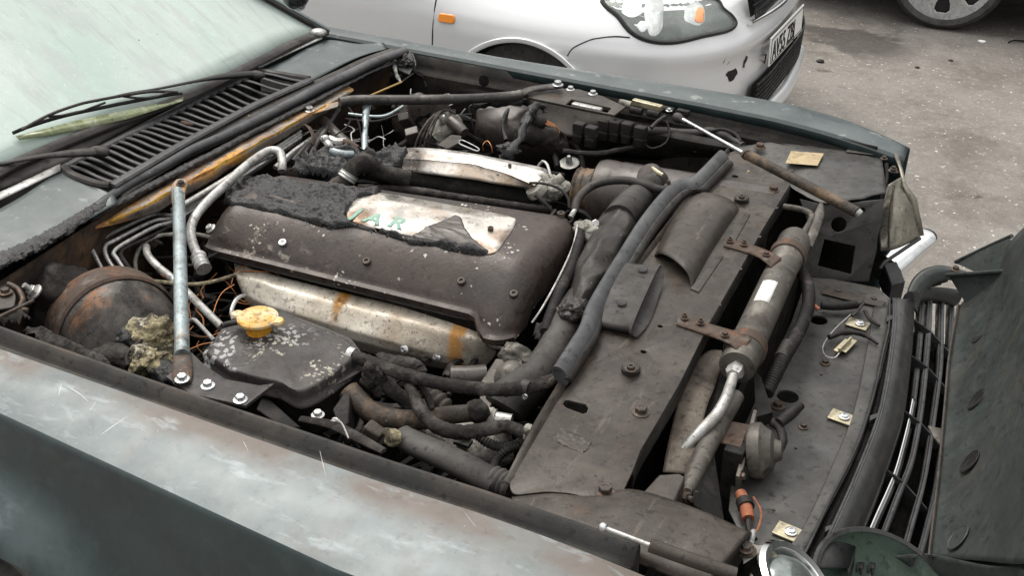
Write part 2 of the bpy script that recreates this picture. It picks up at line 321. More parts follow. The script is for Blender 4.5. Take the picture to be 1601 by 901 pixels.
M['lampdark'] = mat('dark_lamp_housing', (.10, .115, .10), .3, .3, [('n', (.22, .24, .22), 8, .5, .65, {'amt': .7})], .0, dirt=0)
M['lampwhite'] = mat('bright_lamp_reflector', (.62, .64, .62), .12, .9, [('n', (.4, .42, .4), 14, .55, .65, {'amt': .6})], .0, dirt=0)
M['soot'] = mat('soot_blackened_wing_paint', (.012, .011, .010), .5, 0, [('n', (.040, .033, .027), 9, .5, .7, {'amt': .8}), ('f', (.10, .09, .08), 150, .66, .74, {'amt': .5})], .3, 100, spec=0.12)
M['scratchmark'] = mat('scratched_bare_dust', (.46, .47, .46), .6, 0, [], .0, dirt=0)
M['leaf'] = mat('dead_leaf', (.07, .042, .03), .85, 0, [], .5, 200)
M['wires'] = mat('sooty_wire_insulation', (.022, .020, .019), .6, 0, [('n', (.12, .10, .09), 30, .55, .7, {'amt': .6})], .3, spec=0.2)
M['duct'] = mat('grey_foil_duct', (.040, .036, .033), .40, .15, [('n', (.035, .033, .03), 16, .5, .68, {'amt': .8}), ('f', (.4, .4, .4), 100, .66, .7, {'amt': .4})], .35, 70, bdist=.005)
def glassy(name, c, rough=.05, alpha=.25):
    m = bpy.data.materials.new(name); m.use_nodes = True
    b = m.node_tree.nodes['Principled BSDF']
    b.inputs['Base Color'].default_value = (*c, 1); b.inputs['Roughness'].default_value = rough
    b.inputs['Alpha'].default_value = alpha * .5; b.inputs['Coat Weight'].default_value = 1
    M[name] = m
glassy('clear_lens', (.75, .8, .82))

# ------------------------------------------------------------------ object helpers
WL = {}      # world location of every object made here
def place(o, parent, loc):
    o.location = loc - (WL[parent.name] if parent else V((0, 0, 0)))
    o.parent = parent
    WL[o.name] = loc.copy()
def thing(name, label, cat, loc, group=None):
    o = bpy.data.objects.new(name, None); COL.objects.link(o)
    o.empty_display_size = .1
    place(o, None, V(loc)); o['label'] = label; o['category'] = cat
    if group: o['group'] = group
    return o
def mk(name, bm, m, parent, smooth=True, solid=0, bevel=0, label=None, off=-1, auto=38, subsurf=0):
    """link a bmesh built in world coordinates as one mesh object with its origin in its middle"""
    if not bm.verts: bm.free(); return None
    lo = V([min(v.co[i] for v in bm.verts) for i in range(3)]); hi = V([max(v.co[i] for v in bm.verts) for i in range(3)])
    c = (lo + hi) / 2
    for v in bm.verts: v.co -= c
    bmesh.ops.recalc_face_normals(bm, faces=bm.faces[:])
    if smooth:
        for f in bm.faces: f.smooth = True
        for e in bm.edges:
            if len(e.link_faces) == 2 and e.calc_face_angle(0) > R_(auto): e.smooth = False
    me = bpy.data.meshes.new(name); bm.to_mesh(me); bm.free()
    me.materials.append(M[m] if isinstance(m, str) else m)
    o = bpy.data.objects.new(name, me); COL.objects.link(o)
    place(o, parent, c)
    if subsurf:
        s = o.modifiers.new('sub', 'SUBSURF'); s.levels = s.render_levels = subsurf
    if solid:
        s = o.modifiers.new('solid', 'SOLIDIFY'); s.thickness = solid; s.offset = off
    if bevel:
        s = o.modifiers.new('bevel', 'BEVEL'); s.width = bevel; s.segments = 2; s.limit_method = 'ANGLE'; s.angle_limit = R_(40); s.harden_normals = False
    if label: o['label'] = label
    return o
def cr(P, n, closed=False):
    """Catmull-Rom resample"""
    P = list(P)
    if len(P) == 2: return [P[0].lerp(P[1], i / n) for i in range(n + 1)]
    if closed: Q = [P[-1]] + P + [P[0], P[1]]
    else: Q = [P[0] * 2 - P[1]] + P + [P[-1] * 2 - P[-2]]
    seg = len(Q) - 3; out = []
    for k in range(n + (0 if closed else 1)):
        t = k / n * seg; i = min(int(t), seg - 1); t -= i
        a, b, c, d = Q[i:i + 4]
        out.append(.5 * (2 * b + (c - a) * t + (2 * a - 5 * b + 4 * c - d) * t * t + (3 * b - 3 * c + d - a) * t ** 3))
    return out
def sheet(rows, nu=0, nv=0, fn=None):
    """rows of points (px,py,z) or vectors -> smooth grid; nu samples along a row, nv across rows"""
    rows = [pts(r) for r in rows]
    nu = nu or (len(rows[0]) - 1) * 4; nv = nv or (len(rows) - 1) * 4
    A = [cr(r, nu) for r in rows]
    G = [cr([A[j][i] for j in range(len(A))], nv) for i in range(nu + 1)]
    bm = bmesh.new()
    vs = [[bm.verts.new(fn(p, i / nu, j / nv) if fn else p) for j, p in enumerate(c)] for i, c in enumerate(G)]
    for i in range(nu):
        for j in range(nv): bm.faces.new((vs[i][j], vs[i + 1][j], vs[i + 1][j + 1], vs[i][j + 1]))
    return bm
def grid(rows):
    """hard grid: no resampling"""
    bm = bmesh.new(); rows = [pts(r) for r in rows]
    vs = [[bm.verts.new(p) for p in r] for r in rows]
    for a, b in zip(vs, vs[1:]):
        for i in range(len(a) - 1): bm.faces.new((a[i], a[i + 1], b[i + 1], b[i]))
    return bm
def frames(P):
    T = [(P[min(i + 1, len(P) - 1)] - P[max(i - 1, 0)]).normalized() for i in range(len(P))]
    n = T[0].orthogonal().normalized(); N = []
    for t in T:
        n = (n - t * n.dot(t)); n = n.normalized() if n.length > 1e-6 else t.orthogonal().normalized(); N.append(n)
    return T, N
def tube_bm(P, r, k=12, n=0, bm=None, corr=None, wob=0, flat=None, raw=False, wf=60):
    """P control points, r radius or list of radii, corr=(pitch, amp) ribs, flat=(axis vector, factor) squash"""
    bm = bm or bmesh.new(); P = pts(P)
    L = sum((a - b).length for a, b in zip(P, P[1:]))
    if corr: n = max(int(L / corr[0] * 6), 12)
    n = n or max(8, min(90, int(L / .012)))
    S = P if raw else cr(P, n)
    rr = r if isinstance(r, (list, tuple)) else [r] * len(P)
    T, N = frames(S); rings = []; s = 0
    for i, p in enumerate(S):
        if i: s += (S[i] - S[i - 1]).length
        t = i / (len(S) - 1) * (len(rr) - 1); j = min(int(t), len(rr) - 2) if len(rr) > 1 else 0
        R = rr[j] + (rr[min(j + 1, len(rr) - 1)] - rr[j]) * (t - j)
        if corr: R += corr[1] * (.5 + .5 * math.sin(2 * math.pi * s / corr[0])) ** .6
        B = T[i].cross(N[i]); ring = []
        for q in range(k):
            a = 2 * math.pi * q / k; d = N[i] * math.cos(a) + B * math.sin(a)
            if flat: ax = (flat[0] - T[i] * flat[0].dot(T[i])).normalized(); d = d - ax * d.dot(ax) * (1 - flat[1])
            Rr = R * (1 + wob * noise.noise((p + d * R) * wf)) if wob else R
            ring.append(bm.verts.new(p + d * Rr))
        rings.append(ring)
    for a, b in zip(rings, rings[1:]):
        for q in range(k): bm.faces.new((a[q], a[(q + 1) % k], b[(q + 1) % k], b[q]))
    bm.faces.new(rings[0][::-1]); bm.faces.new(rings[-1])
    return bm
def tube(name, P, r, m, parent, **kw):
    lab = kw.pop('label', None)
    return mk(name, tube_bm(P, r, **kw), m, parent, label=lab)
def basis(ax):
    ax = ax.normalized(); x = ax.orthogonal().normalized(); return x, ax.cross(x), ax
def lathe_bm(prof, c, ax=Z, k=28, bm=None, rib=None):
    """prof: (radius, height along axis)"""
    bm = bm or bmesh.new(); x, y, z = basis(ax); rings = []
    for r, h in prof:
        if r < 1e-6: rings.append([bm.verts.new(c + z * h)]); continue
        rings.append([bm.verts.new(c + z * h + (x * math.cos(2 * math.pi * q / k) + y * math.sin(2 * math.pi * q / k)) * r) for q in range(k)])
    for a, b in zip(rings, rings[1:]):
        for q in range(k):
            q2 = (q + 1) % k
            if len(a) == 1 and len(b) == 1: continue
            if len(a) == 1: bm.faces.new((a[0], b[q2], b[q]))
            elif len(b) == 1: bm.faces.new((a[q], a[q2], b[0]))
            else: bm.faces.new((a[q], a[q2], b[q2], b[q]))
    if len(rings[0]) > 2 and len(rings[-1]) > 2 and len(rings) > 2:      # an open ring section closes on itself
        for q in range(k): q2 = (q + 1) % k; bm.faces.new((rings[-1][q], rings[-1][q2], rings[0][q2], rings[0][q]))
        return bm
    for rg, rev in ((rings[0], True), (rings[-1], False)):
        if len(rg) > 2: bm.faces.new(rg[::-1] if rev else rg)
    return bm
def box_bm(c, s, bm=None, rot=None):
    bm = bm or bmesh.new()
    mt = Matrix.Translation(c) @ (rot.to_4x4() if rot else Matrix()) @ Matrix.Diagonal((*s, 1))
    bmesh.ops.create_cube(bm, size=1, matrix=mt)
    return bm
def prism_bm(P, d, bm=None):
    """polygon P swept by vector d"""
    bm = bm or bmesh.new(); P = pts(P)
    a = [bm.verts.new(p) for p in P]; b = [bm.verts.new(p + d) for p in P]
    bm.faces.new(a[::-1]); bm.faces.new(b)
    for i in range(len(a)): j = (i + 1) % len(a); bm.faces.new((a[i], a[j], b[j], b[i]))
    return bm
def rounded(P, r=.01, k=4):
    """round the corners of a closed 3D polygon"""
    P = pts(P); out = []
    for i, p in enumerate(P):
        a, b = P[i - 1], P[(i + 1) % len(P)]
        ra = min(r, (a - p).length * .45); rb = min(r, (b - p).length * .45)
        s = p + (a - p).normalized() * ra; e = p + (b - p).normalized() * rb
        for q in range(k + 1):
            t = q / k; out.append(s * (1 - t) ** 2 + p * 2 * t * (1 - t) + e * t * t)
    return out
def hexbolt_bm(p, n=Z, r=.008, h=None, washer=True, bm=None, stud=0, recess=False):
    bm = bm or bmesh.new(); h = h or r * .9; n = n.normalized(); z0 = 0
    if washer: lathe_bm([(0, 0), (r * 1.5, 0), (r * 1.5, r * .22), (r * 1.2, r * .34), (0, r * .34)], p, n, 20, bm); z0 = r * .3
    lathe_bm([(0, z0), (r, z0), (r, z0 + h * .85), (r * .86, z0 + h), (r * .5, z0 + h), (r * .45, z0 + h * (.6 if recess else .92)), (0, z0 + h * (.6 if recess else .92))], p, n, 18 if recess else 6, bm)
    if stud: lathe_bm([(0, z0 + h), (r * .5, z0 + h), (r * .5, z0 + h + stud), (0, z0 + h + stud)], p, n, 10, bm)
    return bm
BOLTS = {}
def bolt(parent, p, n=Z, r=.008, m='bolt', name='bolt', label=None, **kw):
    """one bolt, its mesh shared between all the copies of the same size"""
    p = W(*p) if isinstance(p, tuple) else p
    key = (round(r, 4), m, tuple(sorted(kw.items())))
    if key not in BOLTS:
        o = mk(name, hexbolt_bm(V((0, 0, 0)), Z, r, **kw), m, None, smooth=True, auto=30)
        BOLTS[key] = (o.data, V(o.location)); me, c = BOLTS[key]
        for v in me.vertices: v.co += c
    else:
        o = bpy.data.objects.new(name, BOLTS[key][0]); COL.objects.link(o)
    o.name = name
    place(o, parent, p)
    q = n.normalized().to_track_quat('Z', 'Y')
    from mathutils import Euler
    o.rotation_euler = (q @ Euler((0, 0, random.uniform(0, 6))).to_quaternion()).to_euler()
    if label: o['label'] = label
    return o
def fbm(p, oc=4):
    s = 0; a = 1; f = 1
    for _ in range(oc): s += a * noise.noise(p * f); a *= .5; f *= 2.1
    return s
def inside(x, y, P):
    c = False; j = len(P) - 1
    for i in range(len(P)):
        if (P[i].y > y) != (P[j].y > y) and x < (P[j].x - P[i].x) * (y - P[i].y) / (P[j].y - P[i].y) + P[i].x: c = not c
        j = i
    return c
def heap_bm(P, amp=.008, res=.003, fr=45, drop=.01, edge=.006, ridge=True, lift=0, fold=None):
    """a crust over a polygon: irregular rim, rough height"""
    P = pts(P); x0 = min(p.x for p in P) - .01; x1 = max(p.x for p in P) + .01; y0 = min(p.y for p in P) - .01; y1 = max(p.y for p in P) + .01
    nx = int((x1 - x0) / res); ny = int((y1 - y0) / res); bm = bmesh.new(); g = {}
    def base(x, y):
        s = w = 0
        for p in P:
            d = 1 / ((x - p.x) ** 2 + (y - p.y) ** 2 + 1e-6); s += d * p.z; w += d
        return s / w
    def ed(x, y):
        best = 9
        for i in range(len(P)):
            a, b = P[i - 1], P[i]; ab = V((b.x - a.x, b.y - a.y)); ap = V((x - a.x, y - a.y))
            t = max(0, min(1, ap.dot(ab) / (ab.length_squared + 1e-9))); best = min(best, (ap - ab * t).length)
        return best
    for i in range(nx + 1):
        for j in range(ny + 1):
            x = x0 + i * res; y = y0 + j * res
            q = V((x, y, 0)); jx = x + .004 * noise.noise(q * 90); jy = y + .004 * noise.noise(q * 90 + V((7, 3, 1)))
            if not inside(jx, jy, P): continue
            e = min(1, ed(x, y) / edge)
            n = fbm(q * fr, 5)
            if fold:     # sheets that melted and ran: long folds with finer wrinkles
                w_ = .5 * noise.noise(q * 14)
                a_ = noise.noise(V((x * fold[0], y * fold[1] + w_, 3.1))); b_ = noise.noise(V((x * fold[0] * 2.6 + w_, y * fold[1] * 2.3, 9.7)))
                n = (1 - abs(a_) * 2.4) * .75 + (1 - abs(b_) * 2) * .35 + .16 * fbm(q * 160, 3)
            elif ridge: n = (1 - abs(n) * 1.6)
            z = base(x, y) + lift * e + amp * n * (.35 + .65 * e) - drop * (1 - e) ** 2
            g[i, j] = bm.verts.new((x + .0015 * noise.noise(q * 200), y, z))
    for (i, j) in g:
        if (i + 1, j) in g and (i, j + 1) in g and (i + 1, j + 1) in g: bm.faces.new((g[i, j], g[i + 1, j], g[i + 1, j + 1], g[i, j + 1]))
    loose = [v for v in bm.verts if not v.link_faces]; bmesh.ops.delete(bm, geom=loose, context='VERTS')
    return bm
def lump_bm(c, rad, seed=0, amp=.35, sub=4, fr=30, bm=None):
    bm2 = bmesh.new(); bmesh.ops.create_icosphere(bm2, subdivisions=sub, radius=1)
    r = V(rad) if isinstance(rad, (tuple, list)) else V((rad,) * 3)
    for v in bm2.verts:
        d = v.co.copy(); p = V((d.x * r.x, d.y * r.y, d.z * r.z))
        k = 1 + amp * fbm(p * fr + V((seed * 3.1, seed, 0)), 4)
        v.co = c + p * k
    if bm is None: return bm2
    me = bpy.data.meshes.new('t'); bm2.to_mesh(me); bm2.free(); bm.from_mesh(me); bpy.data.meshes.remove(me); return bm
def panel(name, P, holes, th, m, parent, bevel=.0012, label=None, up=None):
    """flat sheet-metal panel with real openings. holes: ('c', centre, r) or a list of points"""
    P = pts(P); c = sum(P, V()) / len(P)
    n = V()
    for i in range(len(P)): a, b = P[i - 1] - c, P[i] - c; n += a.cross(b)
    n.normalize()
    if n.z < 0: n = -n
    x, y, _ = basis(n)
    cu = bpy.data.curves.new(name, 'CURVE'); cu.dimensions = '2D'; cu.fill_mode = 'BOTH'; cu.extrude = th / 2; cu.bevel_depth = bevel; cu.bevel_resolution = 1
    def to2(p):
        # along the sight line of the survey onto the panel's own plane
        p = W(*p) if isinstance(p, tuple) else p
        d = p - V((0, 0, CAMZ)); t = (c - V((0, 0, CAMZ))).dot(n) / d.dot(n); p = V((0, 0, CAMZ)) + d * t
        return ((p - c).dot(x), (p - c).dot(y))
    def spl(pp):
        s = cu.splines.new('POLY'); s.points.add(len(pp) - 1)
        for q, (a, b) in zip(s.points, pp): q.co = (a, b, 0, 1)
        s.use_cyclic_u = True
    spl([((p - c).dot(x), (p - c).dot(y)) for p in P])
    for h in holes:
        if h[0] == 'c':
            a, b = to2(h[1]); spl([(a + h[2] * math.cos(t * .2618), b + h[2] * math.sin(t * .2618)) for t in range(24)])
        else: spl([to2(p) for p in h])
    ob = bpy.data.objects.new('tmp', cu); COL.objects.link(ob)
    bpy.context.view_layer.update()
    me = bpy.data.meshes.new_from_object(ob.evaluated_get(bpy.context.evaluated_depsgraph_get()))
    bpy.data.objects.remove(ob)
    bm = bmesh.new(); bm.from_mesh(me); bpy.data.meshes.remove(me)
    bmesh.ops.remove_doubles(bm, verts=bm.verts[:], dist=1e-5)
    mt = Matrix.Translation(c) @ Matrix((x, y, n)).transposed().to_4x4()
    bm.transform(mt)
    return mk(name, bm, m, parent, label=label)
def text_bm(s, size, org, xd, yd, depth=.001, sx=1.0, bold=0):
    cu = bpy.data.curves.new('t', 'FONT'); cu.body = s; cu.size = size; cu.extrude = depth; cu.offset = bold
    ob = bpy.data.objects.new('tmp', cu); COL.objects.link(ob); bpy.context.view_layer.update()
    me = bpy.data.meshes.new_from_object(ob.evaluated_get(bpy.context.evaluated_depsgraph_get())); bpy.data.objects.remove(ob)
    bm = bmesh.new(); bm.from_mesh(me); bpy.data.meshes.remove(me)
    xd = xd.normalized(); yd = (yd - xd * yd.dot(xd)).normalized(); zd = xd.cross(yd)
    bm.transform(Matrix.Translation(org) @ Matrix((xd, yd, zd)).transposed().to_4x4() @ Matrix.Diagonal((sx, 1, 1, 1)))
    return bm
def struct(o, name=None):
    o['kind'] = 'structure'; return o

# ================================================================== SETTING
bm = bmesh.new(); bmesh.ops.create_grid(bm, x_segments=60, y_segments=60, size=60)
for v in bm.verts: v.co.z = .0
g = mk('ground', bm, 'tarmac', None, smooth=False); struct(g)
def ground_stone(px, py, s, seed):
    p = W(px, py, 0); p.z = s * .25
    return lump_bm(p, (s, s * .8, s * .45), seed, .3, 2, 40)

# ================================================================== THE BURNT CAR
CAR = thing('saloon_car', 'dark green saloon car with open bonnet, burnt engine bay and smoke-filmed windscreen', 'car', (-1.2, 1.61, 0))
YC = 1.61
def lerp(a, b, t): return a + (b - a) * t
def ip(x, T):
    """piecewise-linear table"""
    if x <= T[0][0]: return T[0][1]
    for (a, b), (c, d) in zip(T, T[1:]):
        if x <= c: return lerp(b, d, (x - a) / (c - a))
    return T[-1][1]
# ---- wings
def wing(side, name, label):
    near = side < 0
    xs = [-2.3 + i * .02 for i in range(int(2.16 / .02) + 1)]
    arcX, arcZ, arcR = -1.15, .34, .39
    bm = bmesh.new(); rows = []
    for X in xs:
        t = (X + 1.5) / 1.3
        front = max(0, (X + .42) / .28)            # rounds in towards the lamps
        ye = ip(X, [(-2.3, .875), (-1.3, .886), (-.6, .887), (-.14, .905)])       # edge against the gutter
        yc = ip(X, [(-2.3, .80), (-1.15, .785), (-.56, .745), (-.14, .75)])      # crease
        yo = .715
        fr = .05 * front ** 2; yo = yc - .035
        zt = ip(X, [(-2.3, .925), (-1.3, .918), (-.45, .91), (-.14, .896)]) - .02 * front ** 2
        sec = [(ye + .003, zt - .022), (ye, zt - .006), (ye - .006, zt)]
        for k in range(1, 8):
            q = k / 8; sec.append((lerp(ye - .006, yc + fr, q), zt + .005 * math.sin(q * 3.0) - .016 * q ** 1.5))
        zc = zt - .0155
        sec += [(yc + fr, zc), (yc - .002 + fr, zc - .0025), (yc - .0045 + fr, zc - .008)]
        for q in (.1, .2, .32, .45, .6, .8, 1.0):
            sec.append((lerp(yc - .0045, yo, q) + fr, zc - .008 - .14 * q))
        for z in [zc - .15 - .02 * k for k in range(1, 31)]:
            sec.append((yo + fr + .02 * max(0, (.62 - z)) , z))
        rows.append([V((X, y, max(z, .16))) for y, z in sec])
    vs = []
    for r in rows:
        rr = []
        for p in r:
            if p.y < .80 and p.z < .868:
                d = V((p.x - arcX, p.z - arcZ)); L_ = d.length
                p.y -= .052 * math.exp(-((L_ - arcR - .005) / .055) ** 2) * (1 if p.z > arcZ - .1 else 0)
                if L_ < arcR and p.z < arcZ + arcR:
                    d = d.normalized() * arcR if L_ > 1e-4 else V((0, arcR)); p.x = arcX + d.x; p.z = arcZ + d.y
            if not near: p.y = 2 * YC - p.y
            rr.append(p)
        vs.append([bm.verts.new(p) for p in rr])
    for a, b in zip(vs, vs[1:]):
        for i in range(len(a) - 1):
            q = (a[i], b[i], b[i + 1], a[i + 1])
            if all(((v.co.x - arcX) ** 2 + (v.co.z - arcZ) ** 2) <= arcR ** 2 * 1.0005 and v.co.z < .76 for v in q): continue
            try: bm.faces.new(q)
            except ValueError: pass
    bmesh.ops.remove_doubles(bm, verts=bm.verts[:], dist=1e-5)
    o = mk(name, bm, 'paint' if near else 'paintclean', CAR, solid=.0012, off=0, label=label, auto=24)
    return o
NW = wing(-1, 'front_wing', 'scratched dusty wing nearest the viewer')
FW = wing(1, 'front_wing', 'far wing with peeling grey dust')
# wheels inside the arches
for yy, s in ((.80, -1), (2 * YC - .80, 1)):
    wobj = mk('wheel', lathe_bm([(.0, .03), (.20, .03), (.21, .07), (.215, .085), (.24, .10), (.29, .10), (.315, .07), (.32, 0), (.315, -.09), (.28, -.10), (0, -.10)], V((-1.15, yy, .32)), V((0, s, 0)), 40), 'tyre', CAR)
    mk('rim', lathe_bm([(0, .05), (.05, .05), (.07, .035), (.17, .04), (.195, .075), (.2, .09), (.205, .075), (.2, .0)], V((-1.15, yy, .32)), V((0, s, 0)), 40), 'rim', wobj)
    mk('arch_liner', lathe_bm([(.385, -.04), (.39, .05), (.39, .12), (.38, .22)], V((-1.15, .755 if s < 0 else 2 * YC - .755, .34)), V((0, -s, 0)), 48), 'bay', CAR)
# ---- bonnet gutters: rolled ridge and flat strip
def gutter(sy, X0, X1, lab):
    f = lambda y: y if sy < 0 else 2 * YC - y
    prof = [(.889, -.008), (.889, -.014), (.902, -.016), (.906, -.012), (.910, -.002), (.916, .003), (.922, .001), (.926, -.010), (.928, -.05), (.930, -.12), (.94, -.20), (.955, -.45)] if sy < 0 else \
           [(.887, -.008), (.892, -.032), (.900, -.040), (.922, -.042), (.926, -.037), (.930, -.036), (.934, -.04), (.935, -.06), (.938, -.11), (.95, -.20), (.96, -.45)]
    rows = []
    for i in range(41):
        X = lerp(X0, X1, i / 40)
        sh = ip(X, [(-1.5, .004), (-1.0, -.002), (-.6, 0), (-.2, .012)])
        zt = ip(X, [(-2.3, .925), (-1.3, .918), (-.45, .91), (-.14, .896)])
        rows.append([V((X, f(y + sh + (.0015 * noise.noise(V((X * 9, y, 0))))), zt + z)) for y, z in prof])
    return mk('bonnet_gutter', grid(rows), 'paintin' if sy < 0 else 'soot', CAR, solid=.0015, off=0, label=lab)
gutter(-1, -1.62, -.255, 'brown-grimed gutter along the near wing')
gutter(1, -1.36, -.20, 'black gutter along the far wing')
# ---- bay tub: floor, side walls, bulkhead, front wall
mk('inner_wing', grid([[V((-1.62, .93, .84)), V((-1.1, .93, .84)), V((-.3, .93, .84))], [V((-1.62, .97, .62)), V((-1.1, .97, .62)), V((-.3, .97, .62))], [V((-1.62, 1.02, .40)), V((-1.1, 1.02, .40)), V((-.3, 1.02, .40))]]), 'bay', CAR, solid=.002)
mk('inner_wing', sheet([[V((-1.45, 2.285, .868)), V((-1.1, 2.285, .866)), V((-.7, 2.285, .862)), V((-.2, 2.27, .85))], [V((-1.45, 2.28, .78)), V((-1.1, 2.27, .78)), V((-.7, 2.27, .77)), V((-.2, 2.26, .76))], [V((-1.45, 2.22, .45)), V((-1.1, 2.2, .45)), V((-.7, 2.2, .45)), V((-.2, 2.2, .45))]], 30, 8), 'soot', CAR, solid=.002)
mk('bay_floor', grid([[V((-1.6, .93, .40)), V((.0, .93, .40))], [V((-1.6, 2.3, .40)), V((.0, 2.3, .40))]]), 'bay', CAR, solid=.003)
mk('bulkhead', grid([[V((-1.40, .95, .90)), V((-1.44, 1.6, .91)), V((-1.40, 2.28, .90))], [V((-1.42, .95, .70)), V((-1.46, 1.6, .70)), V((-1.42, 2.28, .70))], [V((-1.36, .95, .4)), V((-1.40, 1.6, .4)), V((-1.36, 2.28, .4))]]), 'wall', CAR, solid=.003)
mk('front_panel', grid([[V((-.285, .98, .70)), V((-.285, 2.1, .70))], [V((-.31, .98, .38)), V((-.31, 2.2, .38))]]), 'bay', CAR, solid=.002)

# ---- windscreen: real rake, base on the scuttle
gb = [W(-230, 345, .965), W(-60, 290, .968), W(20, 250, .97), W(150, 196, .972), W(287, 146, .972), W(400, 92, .97), W(455, 64, .965), W(503, 47, .955)]
tdir = (WY(408, -6, 2.17) - gb[-1]).normalized()
rows = []
for k in range(0, 9):
    q = k / 8 * 1.05
    r = []
    for i, p in enumerate(gb):
        d = V((-.86, (YC - p.y) * .16, .50 - .03 * abs(i - 4))).normalized() * (1 - (i / 7) ** 3) + tdir * (i / 7) ** 3
        v = p + d.normalized() * q; v.z += .03 * math.sin(min(1, q) * 3.14) * (1 - abs(i - 3.5) / 4)
        r.append(v)
    rows.append(r)
mk('windscreen', sheet(rows, 40, 24), 'glass', CAR, solid=.005, label='windscreen filmed milky green by smoke and dirt')
mk('windscreen_seal', tube_bm([p + V((.012, 0, -.003)) for p in gb], .012, 10, flat=(V((.5, 0, 1)), .5)), 'rubber', CAR)
mk('roof', sheet([[rows[-1][i] for i in range(8)], [rows[-1][i] + V((-.4, 0, .05)) for i in range(8)], [rows[-1][i] + V((-.9, 0, .03)) for i in range(8)]], 20, 10), 'paint', CAR, solid=.003)
pl_ = [gb[-1] + V((.01, .012, -.004)) + tdir * (k * .15) for k in range(8)]
mk('windscreen_pillar', tube_bm(pl_, .018, 12, flat=(V((0, .3, 1)), .5)), 'paint', CAR)
mk('pillar_trim', tube_bm([p + V((.004, -.018, .004)) for p in pl_], .005, 8), 'rubber', CAR)
mk('pillar_foot', lump_bm(W(497, 50, .962), (.022, .018, .010), 3, .15, 3), 'alu', CAR)
# dark tray under the screen, chrome strips
mk('scuttle_tray', sheet([[p + V((.002, 0, -.006)) for p in gb[1:]], [W(-60, 318, .945), W(0, 296, .945), W(95, 258, .945), W(215, 196, .945), W(400, 104, .945), W(450, 80, .945), W(500, 56, .945)]], 30, 4), 'rubber', CAR, solid=.002)
mk('scuttle_trim', sheet([[(-90, 352, .948), (0, 312, .948), (95, 266, .948)], [(-90, 338, .952), (0, 300, .952), (94, 256, .952)]], 12, 3), 'alu', CAR, solid=.003)
mk('scuttle_trim', sheet([[(404, 108, .948), (445, 88, .948), (504, 61, .948)], [(402, 101, .952), (443, 82, .952), (500, 54, .952)]], 12, 3), 'alu', CAR, solid=.003)
mk('scuttle_panel', sheet([[(-140, 392, .942), (-40, 348, .942), (30, 311, .942), (95, 270, .942), (112, 282, .94)], [(-140, 440, .935), (-40, 395, .935), (40, 355, .935), (130, 305, .935), (170, 302, .935)], [(-140, 495, .925), (-40, 440, .925), (30, 405, .925), (120, 355, .925), (185, 318, .925)]], 24, 12), 'paintclean', CAR, solid=.002, label='dusty painted scuttle panel below the near end of the windscreen')
mk('scuttle_panel', sheet([[(408, 110, .945), (450, 92, .945), (506, 63, .942), (560, 68, .93), (600, 66, .922)], [(440, 117, .94), (480, 102, .94), (530, 84, .935), (570, 78, .928), (603, 72, .92)], [(484, 128, .93), (505, 117, .93), (545, 96, .93), (575, 84, .925), (605, 76, .918)]], 24, 12), 'paintclean', CAR, solid=.002, label='far scuttle panel with blistered grey film')
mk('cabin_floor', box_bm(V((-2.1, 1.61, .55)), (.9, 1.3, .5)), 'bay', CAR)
# ---- scuttle grille: frame and louvres
fr_ = bmesh.new()
rear = [(100, 262, .945), (180, 222, .947), (250, 187, .947), (330, 147, .947), (405, 111, .945)]
frnt = [(172, 290, .94), (230, 256, .942), (290, 221, .942), (345, 191, .942), (400, 162, .942), (484, 124, .94)]
re = cr(pts(rear), 50); fn_ = cr(pts(frnt), 50)
gr = bmesh.new()
for i in range(1, 50, 2):
    # one louvre between two slots
    a0, a1 = re[i], re[min(i + 1, 50)]; b0, b1 = fn_[i], fn_[min(i + 1, 50)]
    w0 = (a1 - a0) * .5; w1 = (b1 - b0) * .5
    P = [a0.lerp(b0, t) + V((0, 0, .003 * math.sin(min(1, t * 1.6) * 3.14))) for t in (0, .2, .4, .7, 1)]
    tube_bm(P, [.0052, .0048, .0040, .0040, .0052], 8, 10, gr, flat=(V((0, 0, 1)), .6))
mk('scuttle_grille', gr, 'hoodgrey', CAR, label='black louvred air intake below the windscreen')
sg = bpy.data.objects['scuttle_grille']
mk('grille_surround', tube_bm(re, .009, 8, 54, flat=(Z, .7)), 'hoodgrey', sg)
mk('grille_surround', tube_bm([p + V((.004, 0, 0)) for p in fn_], .011, 8, 54, flat=(Z, .5)), 'hoodgrey', sg)
mk('grille_surround', tube_bm([re[0], re[0].lerp(fn_[0], .3) + V((0, -.012, 0)), re[0].lerp(fn_[0], .8) + V((0, -.010, 0)), fn_[0]], .009, 8, 16, flat=(Z, .8)), 'rubber', sg)
mk('grille_surround', tube_bm([re[-1], fn_[-1]], .010, 8, 8, flat=(Z, .8)), 'rubber', sg)
mk('grille_well', grid([[p + V((0, 0, -.006)) for p in re[::5]], [p + V((-.002, 0, -.05)) for p in re[::5]] , [p + V((0, 0, -.05)) for p in fn_[::5]], [p + V((0, 0, -.006)) for p in fn_[::5]]]), 'bay', sg, solid=.002)
mk('grille_skirt', sheet([[p + V((.006, 0, 0)) for p in fn_[::5]], [p + V((.014, 0, -.016)) for p in fn_[::5]], [p + V((.026, 0, -.019)) for p in fn_[::5]]], 30, 6), 'rubber', CAR, solid=.002)
